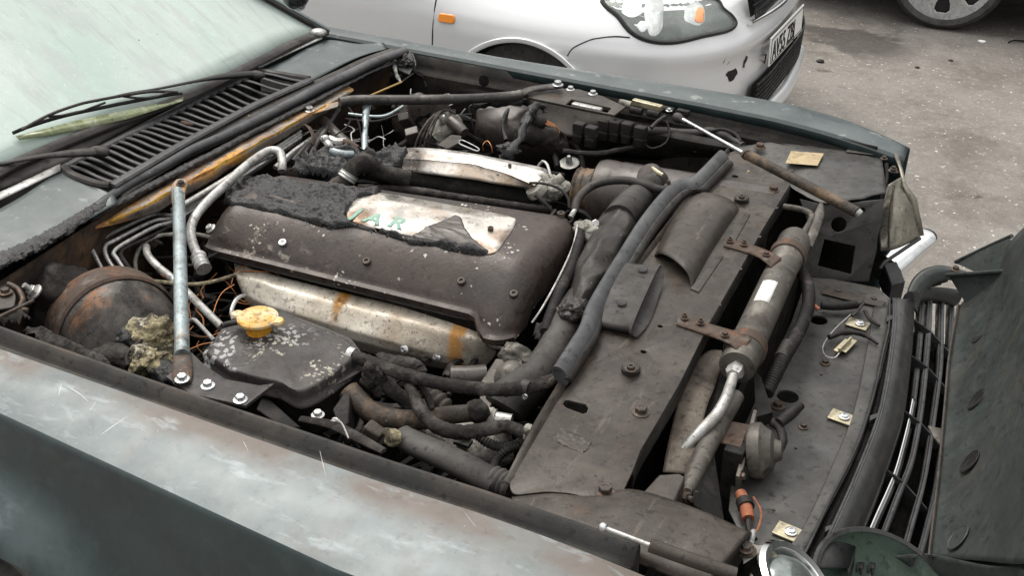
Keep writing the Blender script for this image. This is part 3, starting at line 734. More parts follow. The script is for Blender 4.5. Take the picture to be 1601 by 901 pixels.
# ---- bulkhead seal, charred at the near end
sealp = [(-60, 436, .925), (0, 408, .925), (50, 385, .925), (100, 357, .926), (150, 324, .928), (200, 288, .93), (250, 262, .931), (300, 234, .932), (350, 212, .933), (400, 188, .933), (450, 163, .933), (500, 137, .933), (550, 114, .932), (585, 97, .931), (634, 79, .930)]
mk('bulkhead_seal', tube_bm(sealp[4:], [.009, .0105, .0105, .0105, .0105, .011, .0125, .013, .013, .012], 14, 110, flat=(V((0, 0, 1)), .8)), 'seal', CAR, label='grey rubber seal along the bulkhead')
mk('bulkhead_seal', tube_bm(sealp[:5] + [(176, 305, .928)], [.020, .021, .021, .018, .014, .008], 18, 160, wob=.3, wf=150, flat=(Z, .42)), 'char', CAR, label='near end of the bulkhead seal, burnt to black crust')
cs_ = [(140, 342, .914), (200, 309, .917), (250, 283, .919), (300, 257, .920), (350, 231, .921), (400, 204, .921), (450, 179, .921), (500, 154, .921), (545, 130, .919), (585, 110, .917), (625, 94, .914)]
mk('charred_foam_strip', tube_bm(cs_, [.010, .0095, .009, .008, .007, .005], 14, 160, wob=.4, wf=200, flat=(Z, .6)), 'char', CAR, label='charred foam strip under the grey seal')
mk('seal_channel', sheet([[W(*p) + V((-.035, 0, .002)) for p in sealp[4:]], [W(*p) + V((-.010, 0, -.004)) for p in sealp[4:]], [W(*p) + V((.004, 0, -.012)) for p in sealp[4:]]], 60, 5), 'rubber', CAR, solid=.002)
# ---- fire-rusted deflector leaf under the seal
up_ = [(148, 355, .895), (215, 312, .902), (300, 264, .907), (380, 220, .910), (450, 184, .911), (510, 152, .910), (545, 134, .908)]
md_ = [(148, 356, .894), (222, 325, .905), (300, 283, .910), (384, 236, .912), (455, 196, .912), (515, 162, .910), (551, 138, .907)]
lo_ = [(150, 358, .892), (226, 338, .885), (292, 306, .885), (388, 248, .887), (462, 205, .888), (518, 170, .89), (553, 141, .905)]
mk('heat_deflector', sheet([up_, md_, lo_], 60, 14, fn=lambda p, a, b: p + V((0, 0, .003 * fbm(p * 22, 3)))), 'burnt', CAR, solid=.0018, label='bulkhead deflector rusted orange and yellow by the fire')
hd = bpy.data.objects['heat_deflector']
mu_ = cr(pts(md_), 60); ml_ = cr(pts(lo_), 60)
A_, B_ = [], []
for k in range(3, 50):
    t = k / 60; ea = .20 * noise.noise(V((k * .31, 0, 0))) + .12 * noise.noise(V((k * .9, 4, 0)))
    A_.append(mu_[k].lerp(ml_[k], -.15 + ea) + V((.0012, -.0008, .0014))); B_.append(mu_[k].lerp(ml_[k], min(.98, .62 + .5 * noise.noise(V((k * .4, 9, 0))))) + V((.0012, -.0008, .0012)))
mk('rust_bloom', grid([A_, [a.lerp(b, .5) + V((.0006, 0, .0004)) for a, b in zip(A_, B_)], B_]), 'bloom', hd, solid=.0004)
bolt(hd, (484, 173, .914), r=.008, m='steel', recess=True)
mk('bulkhead_bracket', prism_bm([(475, 172, .912), (486, 178, .912), (528, 166, .912), (531, 158, .912), (500, 164, .912)], V((0, 0, -.003))), 'burnt', hd, bevel=.001)
# ---- near strut bar and far strut bar
sb = tube('strut_brace', [(279, 300, .925), (281, 380, .922), (284, 520, .918), (285, 556, .917)], .0112, 'strut', CAR, k=20, label='blued steel brace bar with a rust-stained top end')
mk('brace_end', tube_bm([W(279, 318, .924), W(279, 304, .926), W(280, 292, .929), W(284, 284, .931)], [.0115, .0125, .0145, .012], 18, 16, flat=(V((.2, -.4, 1)), .5)), 'burnt', sb)
mk('brace_end', tube_bm([W(284, 545, .917), W(285, 565, .915), W(285, 585, .914), W(285, 600, .914)], [.0115, .0135, .015, .012], 16, 14, flat=(Z, .45)), 'bolt', sb)
bolt(sb, (285, 594, .918), r=.007, m='steel')
bolt(sb, (283, 288, .936), r=.006, m='rust', recess=True)
fb = tube('strut_brace', [(531, 160, .924), (560, 156, .924), (640, 156, .924), (740, 154, .921), (800, 150, .917), (815, 147, .917)], .0112, 'strutdark', CAR, k=20, label='far brace bar blackened by soot')
mk('brace_end', tube_bm([(812, 148, .917), (828, 140, .917), (845, 137, .918), (866, 135, .918), (878, 134, .918)], [.0112, .012, .013, .014, .011], 16, 18, flat=(Z, .4)), 'strutdark', fb)
bolt(fb, (872, 133, .922), r=.009, m='steel')
panel('strut_mount', [(824, 153, .905), (866, 139, .905), (905, 141, .905), (942, 152, .905), (977, 168, .905), (960, 181, .905)], [[(883, 165, .905), (893, 156, .905), (957, 170, .905), (950, 178, .905)]], .003, 'panel', CAR)
bolt(CAR, (892, 140, .907), r=.007, m='steel', name='bolt'); bolt(CAR, (927, 147, .907), r=.0075, m='steel')
mk('mount_flange', sheet([[(824, 154, .903), (870, 163, .903), (915, 172, .903), (960, 182, .903)], [(830, 168, .885), (872, 182, .88), (915, 192, .88), (960, 196, .885)], [(846, 195, .855), (880, 212, .85), (915, 214, .85), (955, 205, .86)]], 16, 10), 'panel', CAR, solid=.002)
mk('mount_insert', box_bm(W(918, 168, .898), (.075, .018, .012), rot=Matrix.Rotation(R_(-4), 3, 'Z')), 'alu', CAR, bevel=.003)
# near mount plate under the brace and header tank bracket
panel('strut_mount', [(262, 592, .908), (300, 555, .908), (318, 573, .908), (352, 596, .908), (405, 606, .908), (427, 603, .908), (384, 636, .908), (300, 618, .908)], [], .0035, 'tank', CAR)
bolt(CAR, (325, 604, .911), r=.0068, m='steel'); bolt(CAR, (376, 626, .911), r=.0068, m='steel')

# ================================================================== ENGINE
# ---- cam cover: straight along the car, lofted between surveyed edge lines
A0, A1 = W(335, 385, .838), W(750, 488, .812)
F0, F1 = W(425, 268, .897), W(903, 338, .880)
def on(a, b, x): return a.lerp(b, (x - a.x) / (b.x - a.x))
def cover_sec(X, t):
    n = on(A0, A1, X); f = on(F0, F1, X)
    e = max(0, (.03 - (X - XL)) / .03) if X - XL < .03 else 0
    g_ = max(0, (X - (XR - .04)) / .04)
    n = n.copy(); f = f.copy()
    b = 0
    if X > -.735:      # bulge over the timing chest
        b = min(1, (X + .735) / .035); b = b * b * (3 - 2 * b)
    dn = .014 * e ** 2 + .034 * g_ ** 2.2; iy = .008 * e ** 2.5 + .024 * g_ ** 2.5
    out = []
    for s, dz in ((1.0, -.05), (1.0, -.012), (.985, -.003), (.95, 0), (.80, .002), (.62, .003), (.46, .002), (.38, -.001)):
        out.append(V((X, lerp(n.y + iy, f.y - iy, s), f.z + dz - dn)))
    for s, q in ((.34, .97), (.30, .92), (.24, .80), (.17, .61), (.11, .41), (.055, .20), (.025, .07), (.015, 0)):
        out.append(V((X, lerp(n.y + iy, f.y - iy, s) - .026 * b * max(0, 1 - s / .34) ** 1.6, n.z + (f.z - dn - n.z) * q - .024 * b * max(0, 1 - q) ** 1.8)))
    for dy, dz in ((0, -.002), (-.008, -.004), (-.008, -.014), (0, -.018)):
        out.append(V((X, n.y + iy + dy - .026 * b, n.z + dz - .024 * b)))
    return out
XL, XR = -1.272, -.655
xs = [XL, XL + .004, XL + .012, XL + .024, XL + .04] + [XL + .05 + i * (XR - .06 - XL - .05) / 40 for i in range(41)] + [XR - .045, XR - .035, XR - .025, XR - .015, XR - .008, XR - .003, XR]
secs = [cover_sec(x, 0) for x in xs]
bm = bmesh.new(); vs = [[bm.verts.new(p) for p in s] for s in secs]
for a, b in zip(vs, vs[1:]):
    for i in range(len(a) - 1): bm.faces.new((a[i], a[i + 1], b[i + 1], b[i]))
def endcap(r, dx):
    q = [bm.verts.new((v.co.x + dx, v.co.y + (0 if 0 < i < len(r) - 1 else 0), min(v.co.z, r[-3].co.z - .002 if i > 11 else .80))) for i, v in enumerate(r)]
    for i in range(len(r) - 1): bm.faces.new((r[i], r[i + 1], q[i + 1], q[i]))
endcap(vs[0], -.004); endcap(vs[-1], .004)
CC = mk('camshaft_cover', bm, 'cover', CAR, auto=50, label='scorched brown camshaft cover with flaked white patches')
def cz(px, py, dz=0):
    """point on the cover under a sight line (march along it)"""
    d = ray(px, py).normalized(); o_ = V((0, 0, CAMZ)); t = 1.2
    while t < 3:
        p = o_ + d * t
        if XL <= p.x <= XR:
            s = cover_sec(p.x, 0)
            for a, b in zip(s, s[1:]):
                if b.y <= p.y <= a.y and a.y > b.y:
                    zz = lerp(a.z, b.z, (a.y - p.y) / (a.y - b.y))
                    if p.z <= zz: return p + Z * dz
        t += .001
    return W(px, py, .88)
for (x, y, m) in [(443, 381, 'steel'), (574, 410, 'bolt'), (722, 441, 'bolt'), (804, 461, 'bolt'), (877, 337, 'bolt')]:
    bolt(CC, cz(x, y, -.001), n=V((0, -.45, 1)) if y > 360 else Z, r=.0078, m=m, recess=True, h=.007, washer=False)
bolt(CC, cz(330, 358, .0), r=.007, m='alu', n=V((-.5, -.5, 1)))
# gasket line
mk('gasket', tube_bm([on(A0, A1, x) + V((0, -.004 - (.026 if x > -.7 else 0), -.018 - (.024 if x > -.7 else 0))) for x in [XL + .01 + i * .03 for i in range(21)]], .004, 8, 60), 'rubber', CC)
# name plate, sunk in the cover, melted over below
pz = lambda x, y, d=.0015: cz(x, y, d)
PL = [(541, 334), (547, 320), (560, 309), (580, 302), (615, 306), (690, 319), (760, 332), (801, 341), (806, 347), (800, 362), (782, 388), (772, 397), (757, 399), (738, 394), (735, 384), (690, 378), (640, 370), (585, 358), (550, 347)]
pl3 = [pz(*p) for p in PL]
bm = bmesh.new()
bmx = cr(pl3, 90, closed=True)
# fill over the real cover surface
def fillover(P, dz, res=.004):
    bm = bmesh.new(); g = {}
    x0 = min(p.x for p in P); x1 = max(p.x for p in P); y0 = min(p.y for p in P); y1 = max(p.y for p in P)
    def surf(x, y):
        s = cover_sec(x, 0)
        for a, b in zip(s, s[1:]):
            if b.y <= y <= a.y and a.y > b.y: return lerp(a.z, b.z, (a.y - y) / (a.y - b.y))
        return s[5].z
    vsx = [bm.verts.new((p.x, p.y, surf(p.x, p.y) + dz)) for p in P]
    f = bm.faces.new(vsx); r = bmesh.ops.triangulate(bm, faces=[f])
    bmesh.ops.subdivide_edges(bm, edges=[e for e in bm.edges if e.calc_length() > .012], cuts=3, use_grid_fill=True)
    rim = set()
    for v in bm.verts:
        v.co.z = surf(v.co.x, v.co.y) + dz
    bmesh.ops.triangulate(bm, faces=bm.faces[:])
    return bm
def surfz(x, y):
    s = cover_sec(x, 0)
    for a, b in zip(s, s[1:]):
        if b.y <= y <= a.y and a.y > b.y: return lerp(a.z, b.z, (a.y - y) / (a.y - b.y))
    return s[5].z
NP = mk('name_plate', fillover(bmx, .0018), 'plate', CAR, solid=.002, auto=80, label='silver name plate stained by heat on the cam cover')
xd = (W(660, 357, .9) - W(560, 345, .9)); xd.z = 0; xd = xd.normalized()
yd = V((-xd.y, xd.x, 0))
for ch, x, y in (('J', 546, 342), ('A', 566, 348), ('R', 604, 355)):
    p = pz(x, y, .0035)
    nrm = V((0, .03, 1))
    mk('letter', text_bm(ch, .052, p, V((1, .02, -.03)), V((.10, 1, .02)), .0012, .95, .0012), 'patina', NP, smooth=False)
bolt(NP, cz(767, 361, .003), r=.0055, m='bolt', washer=False, recess=True)
# crusts of burnt plastic
def crust(name, P, parent, m='char', **kw):
    lab = kw.pop('label', None)
    return mk(name, heap_bm(P, **kw), m, parent, label=lab, auto=180)
def cv(l, d=.002): return [cz(a, b, d) for a, b in l]
crust('burnt_residue', cv([(352, 300), (372, 284), (400, 276), (440, 280), (470, 290), (520, 290), (560, 300), (600, 298), (590, 306), (560, 312), (548, 326), (541, 342), (552, 352), (600, 362), (650, 374), (700, 380), (735, 386), (770, 398), (755, 403), (715, 398), (680, 388), (640, 386), (600, 368), (552, 358), (516, 362), (480, 350), (440, 338), (400, 330), (360, 324), (349, 314)], .003), CAR, amp=.0085, res=.0021, fr=40, lift=.003, fold=(22, 48), label='thick black crust of burnt plastic over the cam cover')
crust('burnt_residue', cv([(640, 372), (668, 356), (700, 344), (712, 338), (724, 344), (730, 360), (745, 378), (770, 397), (752, 400), (715, 392), (680, 384), (650, 380)], .003), CAR, m='leather', amp=.0016, res=.0024, fr=30, lift=.0040, fold=(16, 50), label='smooth grey melted tongue across the name plate')
# ---- engine block mass under the cover, dark
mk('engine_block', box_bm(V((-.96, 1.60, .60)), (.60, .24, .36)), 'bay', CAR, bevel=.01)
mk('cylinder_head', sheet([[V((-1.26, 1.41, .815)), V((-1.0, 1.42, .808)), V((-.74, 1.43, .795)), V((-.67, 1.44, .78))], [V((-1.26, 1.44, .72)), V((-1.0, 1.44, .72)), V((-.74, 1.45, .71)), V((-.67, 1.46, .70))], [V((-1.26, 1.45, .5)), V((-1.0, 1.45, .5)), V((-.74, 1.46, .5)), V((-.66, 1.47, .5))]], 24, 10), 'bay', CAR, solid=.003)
# ---- exhaust heat shield
hs = [
    [(366, 410, .80), (368, 432, .79), (378, 458, .765), (384, 473, .745), (396, 486, .715)],
    [(400, 420, .80), (402, 440, .79), (410, 474, .762), (417, 489, .742), (424, 503, .705)],
    [(450, 434, .797), (448, 455, .788), (462, 491, .758), (468, 507, .738), (476, 522, .70)],
    [(560, 461, .79), (556, 483, .78), (556, 519, .748), (560, 534, .728), (566, 551, .69)],
    [(660, 484, .785), (655, 508, .774), (640, 543, .738), (645, 556, .718), (652, 571, .68)],
    [(730, 500, .78), (724, 526, .766), (690, 556, .728), (692, 568, .708), (698, 578, .68)],
    [(758, 507, .776), (762, 533, .758), (735, 560, .722), (732, 571, .705), (728, 580, .675)],
    [(772, 513, .768), (786, 540, .742), (772, 562, .712), (762, 572, .698), (750, 578, .67)]]
hsr = []
hsc = [cr([W(*hs[i][j]) for i in range(len(hs))], 48) for j in range(5)]
for k in range(49):
    row = []
    for j in range(4):
        a_, b_ = hsc[j][k], hsc[j + 1][k]
        for q in (0.06, .2, .4, .6, .8, .94): row.append(a_.lerp(b_, q) + V((0, 0, .0012 * fbm(a_.lerp(b_, q) * 30, 3))))
    hsr.append(row)
HS = mk('exhaust_heat_shield', grid(hsr), 'shield', CAR, solid=.0015, auto=60, label='beige-silver exhaust heat shield with brown drip stains')
for x, y, z in ((632, 547, .732), (682, 559, .722)): bolt(HS, (x, y, z), n=V((0, -.8, .5)), r=.0055, m='steel')
# ---- coil cover on the far side of the head
ccv = [
    [(612, 240, .893), (611, 248, .888), (613, 252, .884), (616, 268, .872)],
    [(640, 231, .900), (642, 247, .895), (643, 251, .891), (646, 269, .872)],
    [(690, 233, .901), (690, 250, .896), (690, 254, .891), (692, 275, .871)],
    [(740, 240, .900), (738, 255, .896), (738, 259, .891), (740, 281, .870)],
    [(765, 245, .899), (760, 261, .894), (760, 265, .889), (762, 285, .870)],
    [(800, 252, .898), (790, 269, .892), (790, 273, .888), (790, 290, .870)],
    [(848, 262, .896), (826, 283, .889), (826, 287, .884), (826, 295, .872)],
    [(857, 268, .893), (838, 288, .886), (836, 292, .880), (833, 297, .872)]]
CO = mk('coil_cover', sheet(ccv, 12, 50), 'coil', CAR, solid=.0015, label='silver coil cover stained brown by heat')
for x, y in ((652, 238), (797, 259)): bolt(CO, (x, y, .897), r=.0038, m='bolt', washer=False, recess=True)
bolt(CO, (778, 273, .885), r=.003, m='steel', washer=False)
tube('coil_cover_base', [(500, 275, .85), (560, 280, .85), (640, 287, .835), (730, 300, .828), (800, 309, .822), (832, 309, .82)], .016, 'char', CAR, k=14, wob=.3, flat=(Z, .55))
# valley: camshaft cover of the inlet side, dark rail, cable duct
tube('inlet_rail', [(560, 294, .86), (640, 297, .855), (720, 309, .85), (800, 321, .845), (862, 328, .84)], .008, 'hose', CAR, wob=.2)
mk('inlet_cover', sheet([[(440, 262, .87), (560, 262, .88), (700, 272, .87), (860, 300, .86)], [(440, 280, .85), (560, 285, .845), (700, 300, .84), (860, 326, .83)], [(440, 290, .80), (560, 300, .80), (700, 312, .80), (860, 335, .79)]], 30, 8), 'bay', CAR, solid=.003)
crust('burnt_residue', [(452, 262, .90), (470, 245, .905), (500, 235, .905), (540, 232, .905), (580, 235, .90), (625, 228, .90), (640, 240, .895), (625, 262, .885), (650, 270, .87), (600, 278, .865), (560, 272, .87), (530, 282, .87), (490, 274, .885)], CAR, amp=.014, res=.0026, fr=42, lift=.004, fold=(26, 40), label='charred heap of melted harness behind the cam cover')
# breather elbow with clamp
EB = tube('breather_neck', [(528, 292, .88), (538, 284, .893), (545, 276, .904)], [.020, .016, .0145], 'brownhose', CAR)
tube('breather_hose', [(544, 277, .904), (550, 266, .916), (562, 256, .924), (578, 256, .915), (590, 268, .892), (640, 280, .872)], [.016, .0175, .019, .018, .017, .017], 'hose', CAR, wob=.15, k=16)
tube('hose_clamp', [(541, 280, .901), (547, 271, .911)], .0185, 'alu', CAR, k=20, corr=(.006, .0012))
# unions and pipe stubs in the rear centre
tube('pipe_union', [(505, 216, .918), (514, 226, .915), (519, 236, .905)], [.007, .008, .006], 'alu', CAR, k=8)
mk('pipe_union', lump_bm(W(509, 217, .922), .009, 2, .1, 3), 'alu', CAR)
tube('pipe_union', [(515, 218, .915), (526, 222, .913), (541, 221, .912)], [.010, .0095, .009], 'alu', CAR, k=8)
tube('pipe_union', [(536, 222, .912), (545, 224, .911), (560, 232, .905)], [.0085, .008, .0065], 'rust', CAR, k=14)
tube('pipe_union', [(519, 236, .905), (535, 241, .903), (552, 241, .900)], [.010, .009, .008], 'strut', CAR, k=12)
# ---- aluminium pipework behind the cover
PA = tube('refrigerant_pipe', [(441, 268, .885), (441, 250, .90), (438, 239, .908), (429, 235, .911), (415, 238, .911), (385, 259, .910), (350, 291, .905), (320, 320, .898), (303, 343, .890), (298, 366, .880), (305, 390, .868), (312, 404, .860)], .0088, 'alu', CAR, k=18, label='pale bare aluminium pipe ending in a ribbed union')
mk('ribbed_union', tube_bm([(310, 400, .862), (314, 411, .857), (319, 421, .852)], .0115, 16, corr=(.011, .003)), 'alu', PA)
tube('refrigerant_pipe', [(430, 240, .895), (390, 258, .893), (350, 283, .888), (300, 313, .882), (270, 330, .878)], .0065, 'alu', CAR, k=12, label='thinner aluminium pipe passing behind the brace bar')
tube('coolant_pipe', [(229, 386, .84), (231, 398, .845), (245, 415, .848), (275, 440, .846), (315, 480, .842), (347, 512, .838)], .0068, 'alu', CAR, k=14, label='spotted white pipe crossing behind the brace bar')
tube('vacuum_pipe', [(213, 425, .80), (212, 405, .82), (222, 384, .838), (244, 370, .846), (275, 366, .848), (305, 366, .846), (332, 372, .842)], .0038, 'cast', CAR, k=10)
tube('fuel_hose', [(228, 438, .845), (262, 442, .845), (300, 445, .842), (335, 440, .838), (368, 430, .832)], .0035, 'foam', CAR, k=10, label='yellowed thin hose')
for k, (dx, dy) in enumerate([(0, 0), (17, -2), (34, 5), (46, 14)]):
    base = [(470, 205, .875), (400, 252, .872), (330, 300, .868), (275, 334, .865)]
    a = [(x, y + 5 * k, z - .004 * k) for x, y, z in base]
    if k < 3:
        b_ = [(236 + [0, 3, 6][k], 337 + 9 * k, .862), (150 + [0, 18, 34][k] + 12, 372 + [0, 4, 8][k], .858), (145 + [0, 20, 33][k], 386 + [0, 0, 8][k], .852), (150 + [0, 18, 34][k], 402 + 2 * k, .842), (168 + [0, 22, 38][k], 436, .815)]
    else:
        b_ = [(240, 368, .85), (200, 386, .85), (189, 397, .846), (197, 412, .838), (216, 438, .812)]
    tube('brake_pipe', a + b_, .0040, 'alu' if k != 3 else 'wires', CAR, k=10, n=70)
for k in range(5):
    tube('bare_wire', [(245 + 6 * k, 425 + 4 * k, .82), (280 + 5 * k, 452 + 5 * k, .815), (318 + 4 * k, 490 + 2 * k, .815), (352, 514, .82)], .0011, 'copper' if k % 2 else 'wires', CAR, k=6, wob=.2)
tube('heater_pipe', [(228, 372, .80), (236, 375, .81), (246, 385, .80)], [.012, .013, .011], 'brownhose', CAR)
tube('brake_pipe', [(296, 503, .86), (303, 500, .872), (312, 508, .868), (334, 532, .855)], .0035, 'alu', CAR, k=8)
tube('brake_pipe', [(365, 500, .845), (362, 486, .85), (370, 468, .855), (382, 462, .84)], .0035, 'alu', CAR, k=8)

# ---- brake servo dome with band, foam, reservoir crust
sc = W(186, 524, .775)
sax = V((.86, -.42, .12)).normalized()
SV = mk('brake_servo', lathe_bm([(r_ * .93, h_) for r_, h_ in [(0, -.06), (.10, -.06), (.112, -.045), (.116, -.01), (.115, .0), (.111, .012), (.108, .020), (.106, .034), (.100, .052), (.088, .068), (.070, .080), (.048, .088), (.030, .092), (.028, .11), (0, .11)]], sc, sax, 56), 'booster', CAR, label='round brake servo dome burnt brown and rusty')
mk('servo_band', lathe_bm([(r_ * .93, h_) for r_, h_ in [(.113, -.050), (.1195, -.048), (.1205, -.012), (.119, .008), (.114, .012)]], sc, sax, 56), 'rust', SV, solid=.002)
for i, (x, y, r) in enumerate([(60, 455, .075), (96, 450, .055)]): pass
mk('burnt_box', lump_bm(W(95, 452, .84), (.062, .05, .045), 5, .25, 4, 22), 'hose', CAR, label='charred grey lump beside the servo')
mk('burnt_box', lump_bm(W(95, 510, .78), (.05, .05, .06), 9, .25, 4, 22), 'bay', CAR)
bolt(CAR, W(55, 458, .878), n=V((-.3, -.5, .8)), r=.010, m='alu', stud=.012)
mk('foam_residue', lump_bm(W(243, 527, .872), (.036, .030, .028), 1, .6, 5, 38), 'foam', CAR, label='yellowed burnt foam clump between servo and brace bar')
mk('foam_residue', lump_bm(W(228, 562, .868), (.040, .026, .022), 4, .6, 5, 42), 'foam', CAR, label='lower clump of yellowed burnt foam')
mk('burnt_residue', lump_bm(W(208, 532, .862), (.028, .026, .022), 12, .5, 5, 28), 'char', CAR)
mk('burnt_residue', lump_bm(W(256, 585, .862), (.028, .020, .018), 13, .45, 5, 28), 'char', CAR)
mk('burnt_residue', lump_bm(W(180, 560, .86), (.045, .022, .016), 14, .35, 5, 26), 'hose', CAR)
crust('burnt_residue', [(30, 515, .895), (70, 512, .895), (115, 535, .895), (170, 560, .893), (178, 575, .89), (150, 572, .89), (100, 555, .89), (60, 538, .89)], CAR, m='hose', amp=.006, res=.003, fr=50, lift=.004)
tube('burnt_cable', [(200, 572, .875), (198, 558, .88), (206, 545, .885), (222, 532, .885)], .003, 'wires', CAR, k=8)
# bonnet catch at the near rear corner
HC = mk('bonnet_catch', prism_bm(rounded([(-20, 452, .90), (14, 443, .90), (25, 462, .90), (22, 480, .90), (-20, 486, .90)], .008), V((0, 0, -.004))), 'panel', CAR, bevel=.001)
mk('catch_spring', tube_bm([(12, 444, .905), (28, 452, .90), (36, 470, .892), (30, 482, .888), (44, 486, .885)], .0045, 10), 'bolt', HC)
mk('catch_lever', tube_bm([(-10, 500, .90), (15, 488, .90), (40, 476, .90), (52, 470, .898)], .0028, 8), 'bolt', HC)
bolt(HC, (9, 458, .903), r=.007)
crust('burnt_residue', [(-30, 470, .885), (30, 476, .885), (50, 495, .885), (20, 505, .885), (-30, 500, .885)], CAR, m='hose', amp=.006, fr=50)

# ---- header tank
top = [(318, 551, .866), (338, 530, .868), (356, 506, .868), (380, 492, .869), (418, 478, .869), (445, 491, .868), (500, 511, .866), (545, 530, .865), (557, 543, .863), (553, 560, .862), (520, 586, .862), (492, 604, .863), (470, 613, .863), (455, 609, .864), (440, 598, .865), (400, 590, .865), (360, 578, .865)]
T3 = rounded(top, .012, 3)
cx = sum(T3, V()) / len(T3)
def ring(P, s, dz):
    return [cx + V(((p.x - cx.x) * s, (p.y - cx.y) * s, p.z - cx.z + dz)) for p in P]
bm = bmesh.new(); rr = []
for s, dz in ((1.07, -.028), (1.065, -.0235), (1.015, -.021), (1.0, -.012), (.992, -.004), (.975, -.0005), (.94, 0), (.75, .0008), (.55, .001), (.3, .001)):
    rr.append([bm.verts.new(p + V((0, 0, .0034 * max(0, math.sin(p.x * 95 + 1)) ** 3 * (1 if s < .94 else 0)))) for p in ring(T3, s, dz)])
for a, b in zip(rr, rr[1:]):
    for i in range(len(a)): j = (i + 1) % len(a); bm.faces.new((a[i], a[j], b[j], b[i]))
bm.faces.new(rr[-1])
TK = mk('header_tank', bm, 'tank', CAR, auto=60, label='black coolant header tank with blistered paint')
F3 = rounded([(314, 556, .842), (345, 588, .842), (398, 604, .842), (418, 612, .842), (450, 625, .842), (482, 622, .842), (530, 600, .842), (574, 575, .842), (566, 552, .842), (548, 528, .842), (440, 486, .842), (352, 508, .842)], .012)
mk('tank_flange', prism_bm(F3, V((0, 0, -.003))), 'tank', TK, bevel=.0008)
mk('tank_body', prism_bm([cx + (p - cx) * .94 for p in F3], V((.01, .01, -.085))), 'black', TK, bevel=.01)
CP = W(403, 498, .892)
mk('filler_neck', lathe_bm([(.022, -.032), (.024, -.026), (.020, -.022), (.021, -.006), (0, -.006)], CP, Z, 32), 'yellowrust', TK)
bm = lathe_bm([(.0, -.004), (.030, -.004), (.0325, -.001), (.0325, .003), (.029, .0055), (.024, .005), (.021, .0075), (.012, .009), (.007, .0085), (.005, .0115), (0, .012)], CP, Z, 40)
for s in (1, -1): # two lugs
    d = V((.85, .15, 0)).normalized() * s
    mm = lathe_bm([(0, -.004), (.0085, -.004), (.010, 0), (.0085, .004), (0, .004)], CP + d * .035, Z, 16); me = bpy.data.meshes.new('t'); mm.to_mesh(me); mm.free(); bm.from_mesh(me)
    bpy.data.meshes.remove(me)
mk('filler_cap', bm, 'cap', TK, label='yellow-burnt filler cap')
tube('overflow_stub', [(347, 510, .884), (360, 506, .884), (372, 504, .886)], .0048, 'rubber', CAR)
mk('hose_clamp', lathe_bm([(.010, -.005), (.013, -.005), (.013, .005), (.010, .005)], W(549, 556, .856), V((1, 0, -.1)), 24), 'alu', CAR)
# ---- hoses in front of the tank
tube('coolant_hose', [(550, 556, .856), (575, 565, .858), (620, 582, .860), (670, 596, .861), (720, 605, .861), (775, 610, .861), (820, 607, .861), (850, 600, .861), (872, 592, .860)], .0102, 'hose', CAR, k=18, n=160, wob=.16, wf=170, label='cracked grey hose from the header tank to the radiator')
mk('hose_clamp', lathe_bm([(.0102, -.006), (.0125, -.006), (.0125, .006), (.0102, .006)], W(822, 607, .861), V((1, -.02, 0)), 24), 'rubber', CAR)
bolt(CAR, W(822, 620, .855), n=V((0, -1, .3)), r=.005, m='steel', washer=False)
tube('coolant_hose', [(545, 612, .83), (560, 628, .822), (585, 648, .812), (625, 657, .806), (665, 656, .804), (700, 650, .806), (740, 646, .808)], [.018, .0175, .0165, .016, .0155, .0145, .0135], 'brownhose', CAR, k=20, label='scorched brown bottom hose')
mk('burnt_residue', lump_bm(W(746, 645, .81), (.022, .020, .020), 21, .25, 4, 40), 'hose', CAR)
tube('hose_clamp', [(757, 652, .80), (775, 655, .80)], [.016, .014], 'cast', CAR, k=14, corr=(.009, .002))
tube('radiator_stub', [(770, 655, .80), (800, 660, .80)], .012, 'alu', CAR)
tube('coolant_hose', [(640, 604, .845), (648, 622, .842), (660, 645, .838), (680, 665, .834), (705, 675, .832), (735, 676, .832), (760, 672, .834), (790, 667, .838), (820, 677, .838), (832, 682, .838)], [.008, .0095, .0105, .011, .011, .011, .0105, .0095, .009, .0085], 'hose', CAR, k=18, n=110, wob=.16, wf=150, label='burst grey hose with a split end')
tube('split_hose_end', [(640, 602, .846), (650, 598, .846), (664, 612, .838), (676, 640, .822)], [.004, .006, .006, .004], 'hose', CAR, wob=.4)
mk('frayed_bracket', lump_bm(W(825, 676, .838), (.008, .012, .012), 33, .3, 3, 80), 'cast', CAR)
tube('wiring_conduit', [(748, 682, .81), (765, 694, .806), (790, 700, .806), (812, 694, .812), (822, 682, .83)], .0062, 'rubber', CAR, k=10, corr=(.005, .0018))
tube('wiring_conduit', [(770, 742, .80), (775, 722, .80), (790, 706, .808), (812, 696, .816)], .0058, 'wires', CAR, k=10, corr=(.005, .0016))
tube('wiring_conduit', [(590, 590, .84), (600, 598, .83), (640, 632, .80), (672, 640, .79)], .012, 'hose', CAR, k=12, wob=.4)
mk('burnt_residue', lump_bm(W(583, 595, .84), (.020, .014, .030), 23, .35, 5, 50), 'hose', CAR)
mk('burnt_residue', lump_bm(W(628, 570, .838), (.042, .016, .012), 24, .3, 5, 40), 'hose', CAR)
tube('ribbed_boot', [(668, 612, .79), (684, 628, .782), (697, 640, .775)], [.013, .015, .013], 'brownhose', CAR, k=18, corr=(.012, .0035))
tube('solenoid_body', [(705, 590, .74), (735, 590, .74), (760, 588, .74)], .020, 'leather', CAR, k=20)
mk('engine_bracket', prism_bm([(752, 595, .78), (775, 560, .78), (792, 562, .78), (768, 640, .78), (748, 640, .78)], V((.006, .01, -.05))), 'drier', CAR, bevel=.003)
PUL_ = lambda *a, **k: None
PUL_('pulley', lathe_bm([(.045, -.01), (.047, -.006), (.041, 0), (.047, .006), (.041, .012), (.047, .018), (.03, .02), (0, .02)], W(760, 568, .745), V((1, 0, .0)), 36), 'bolt', CAR)
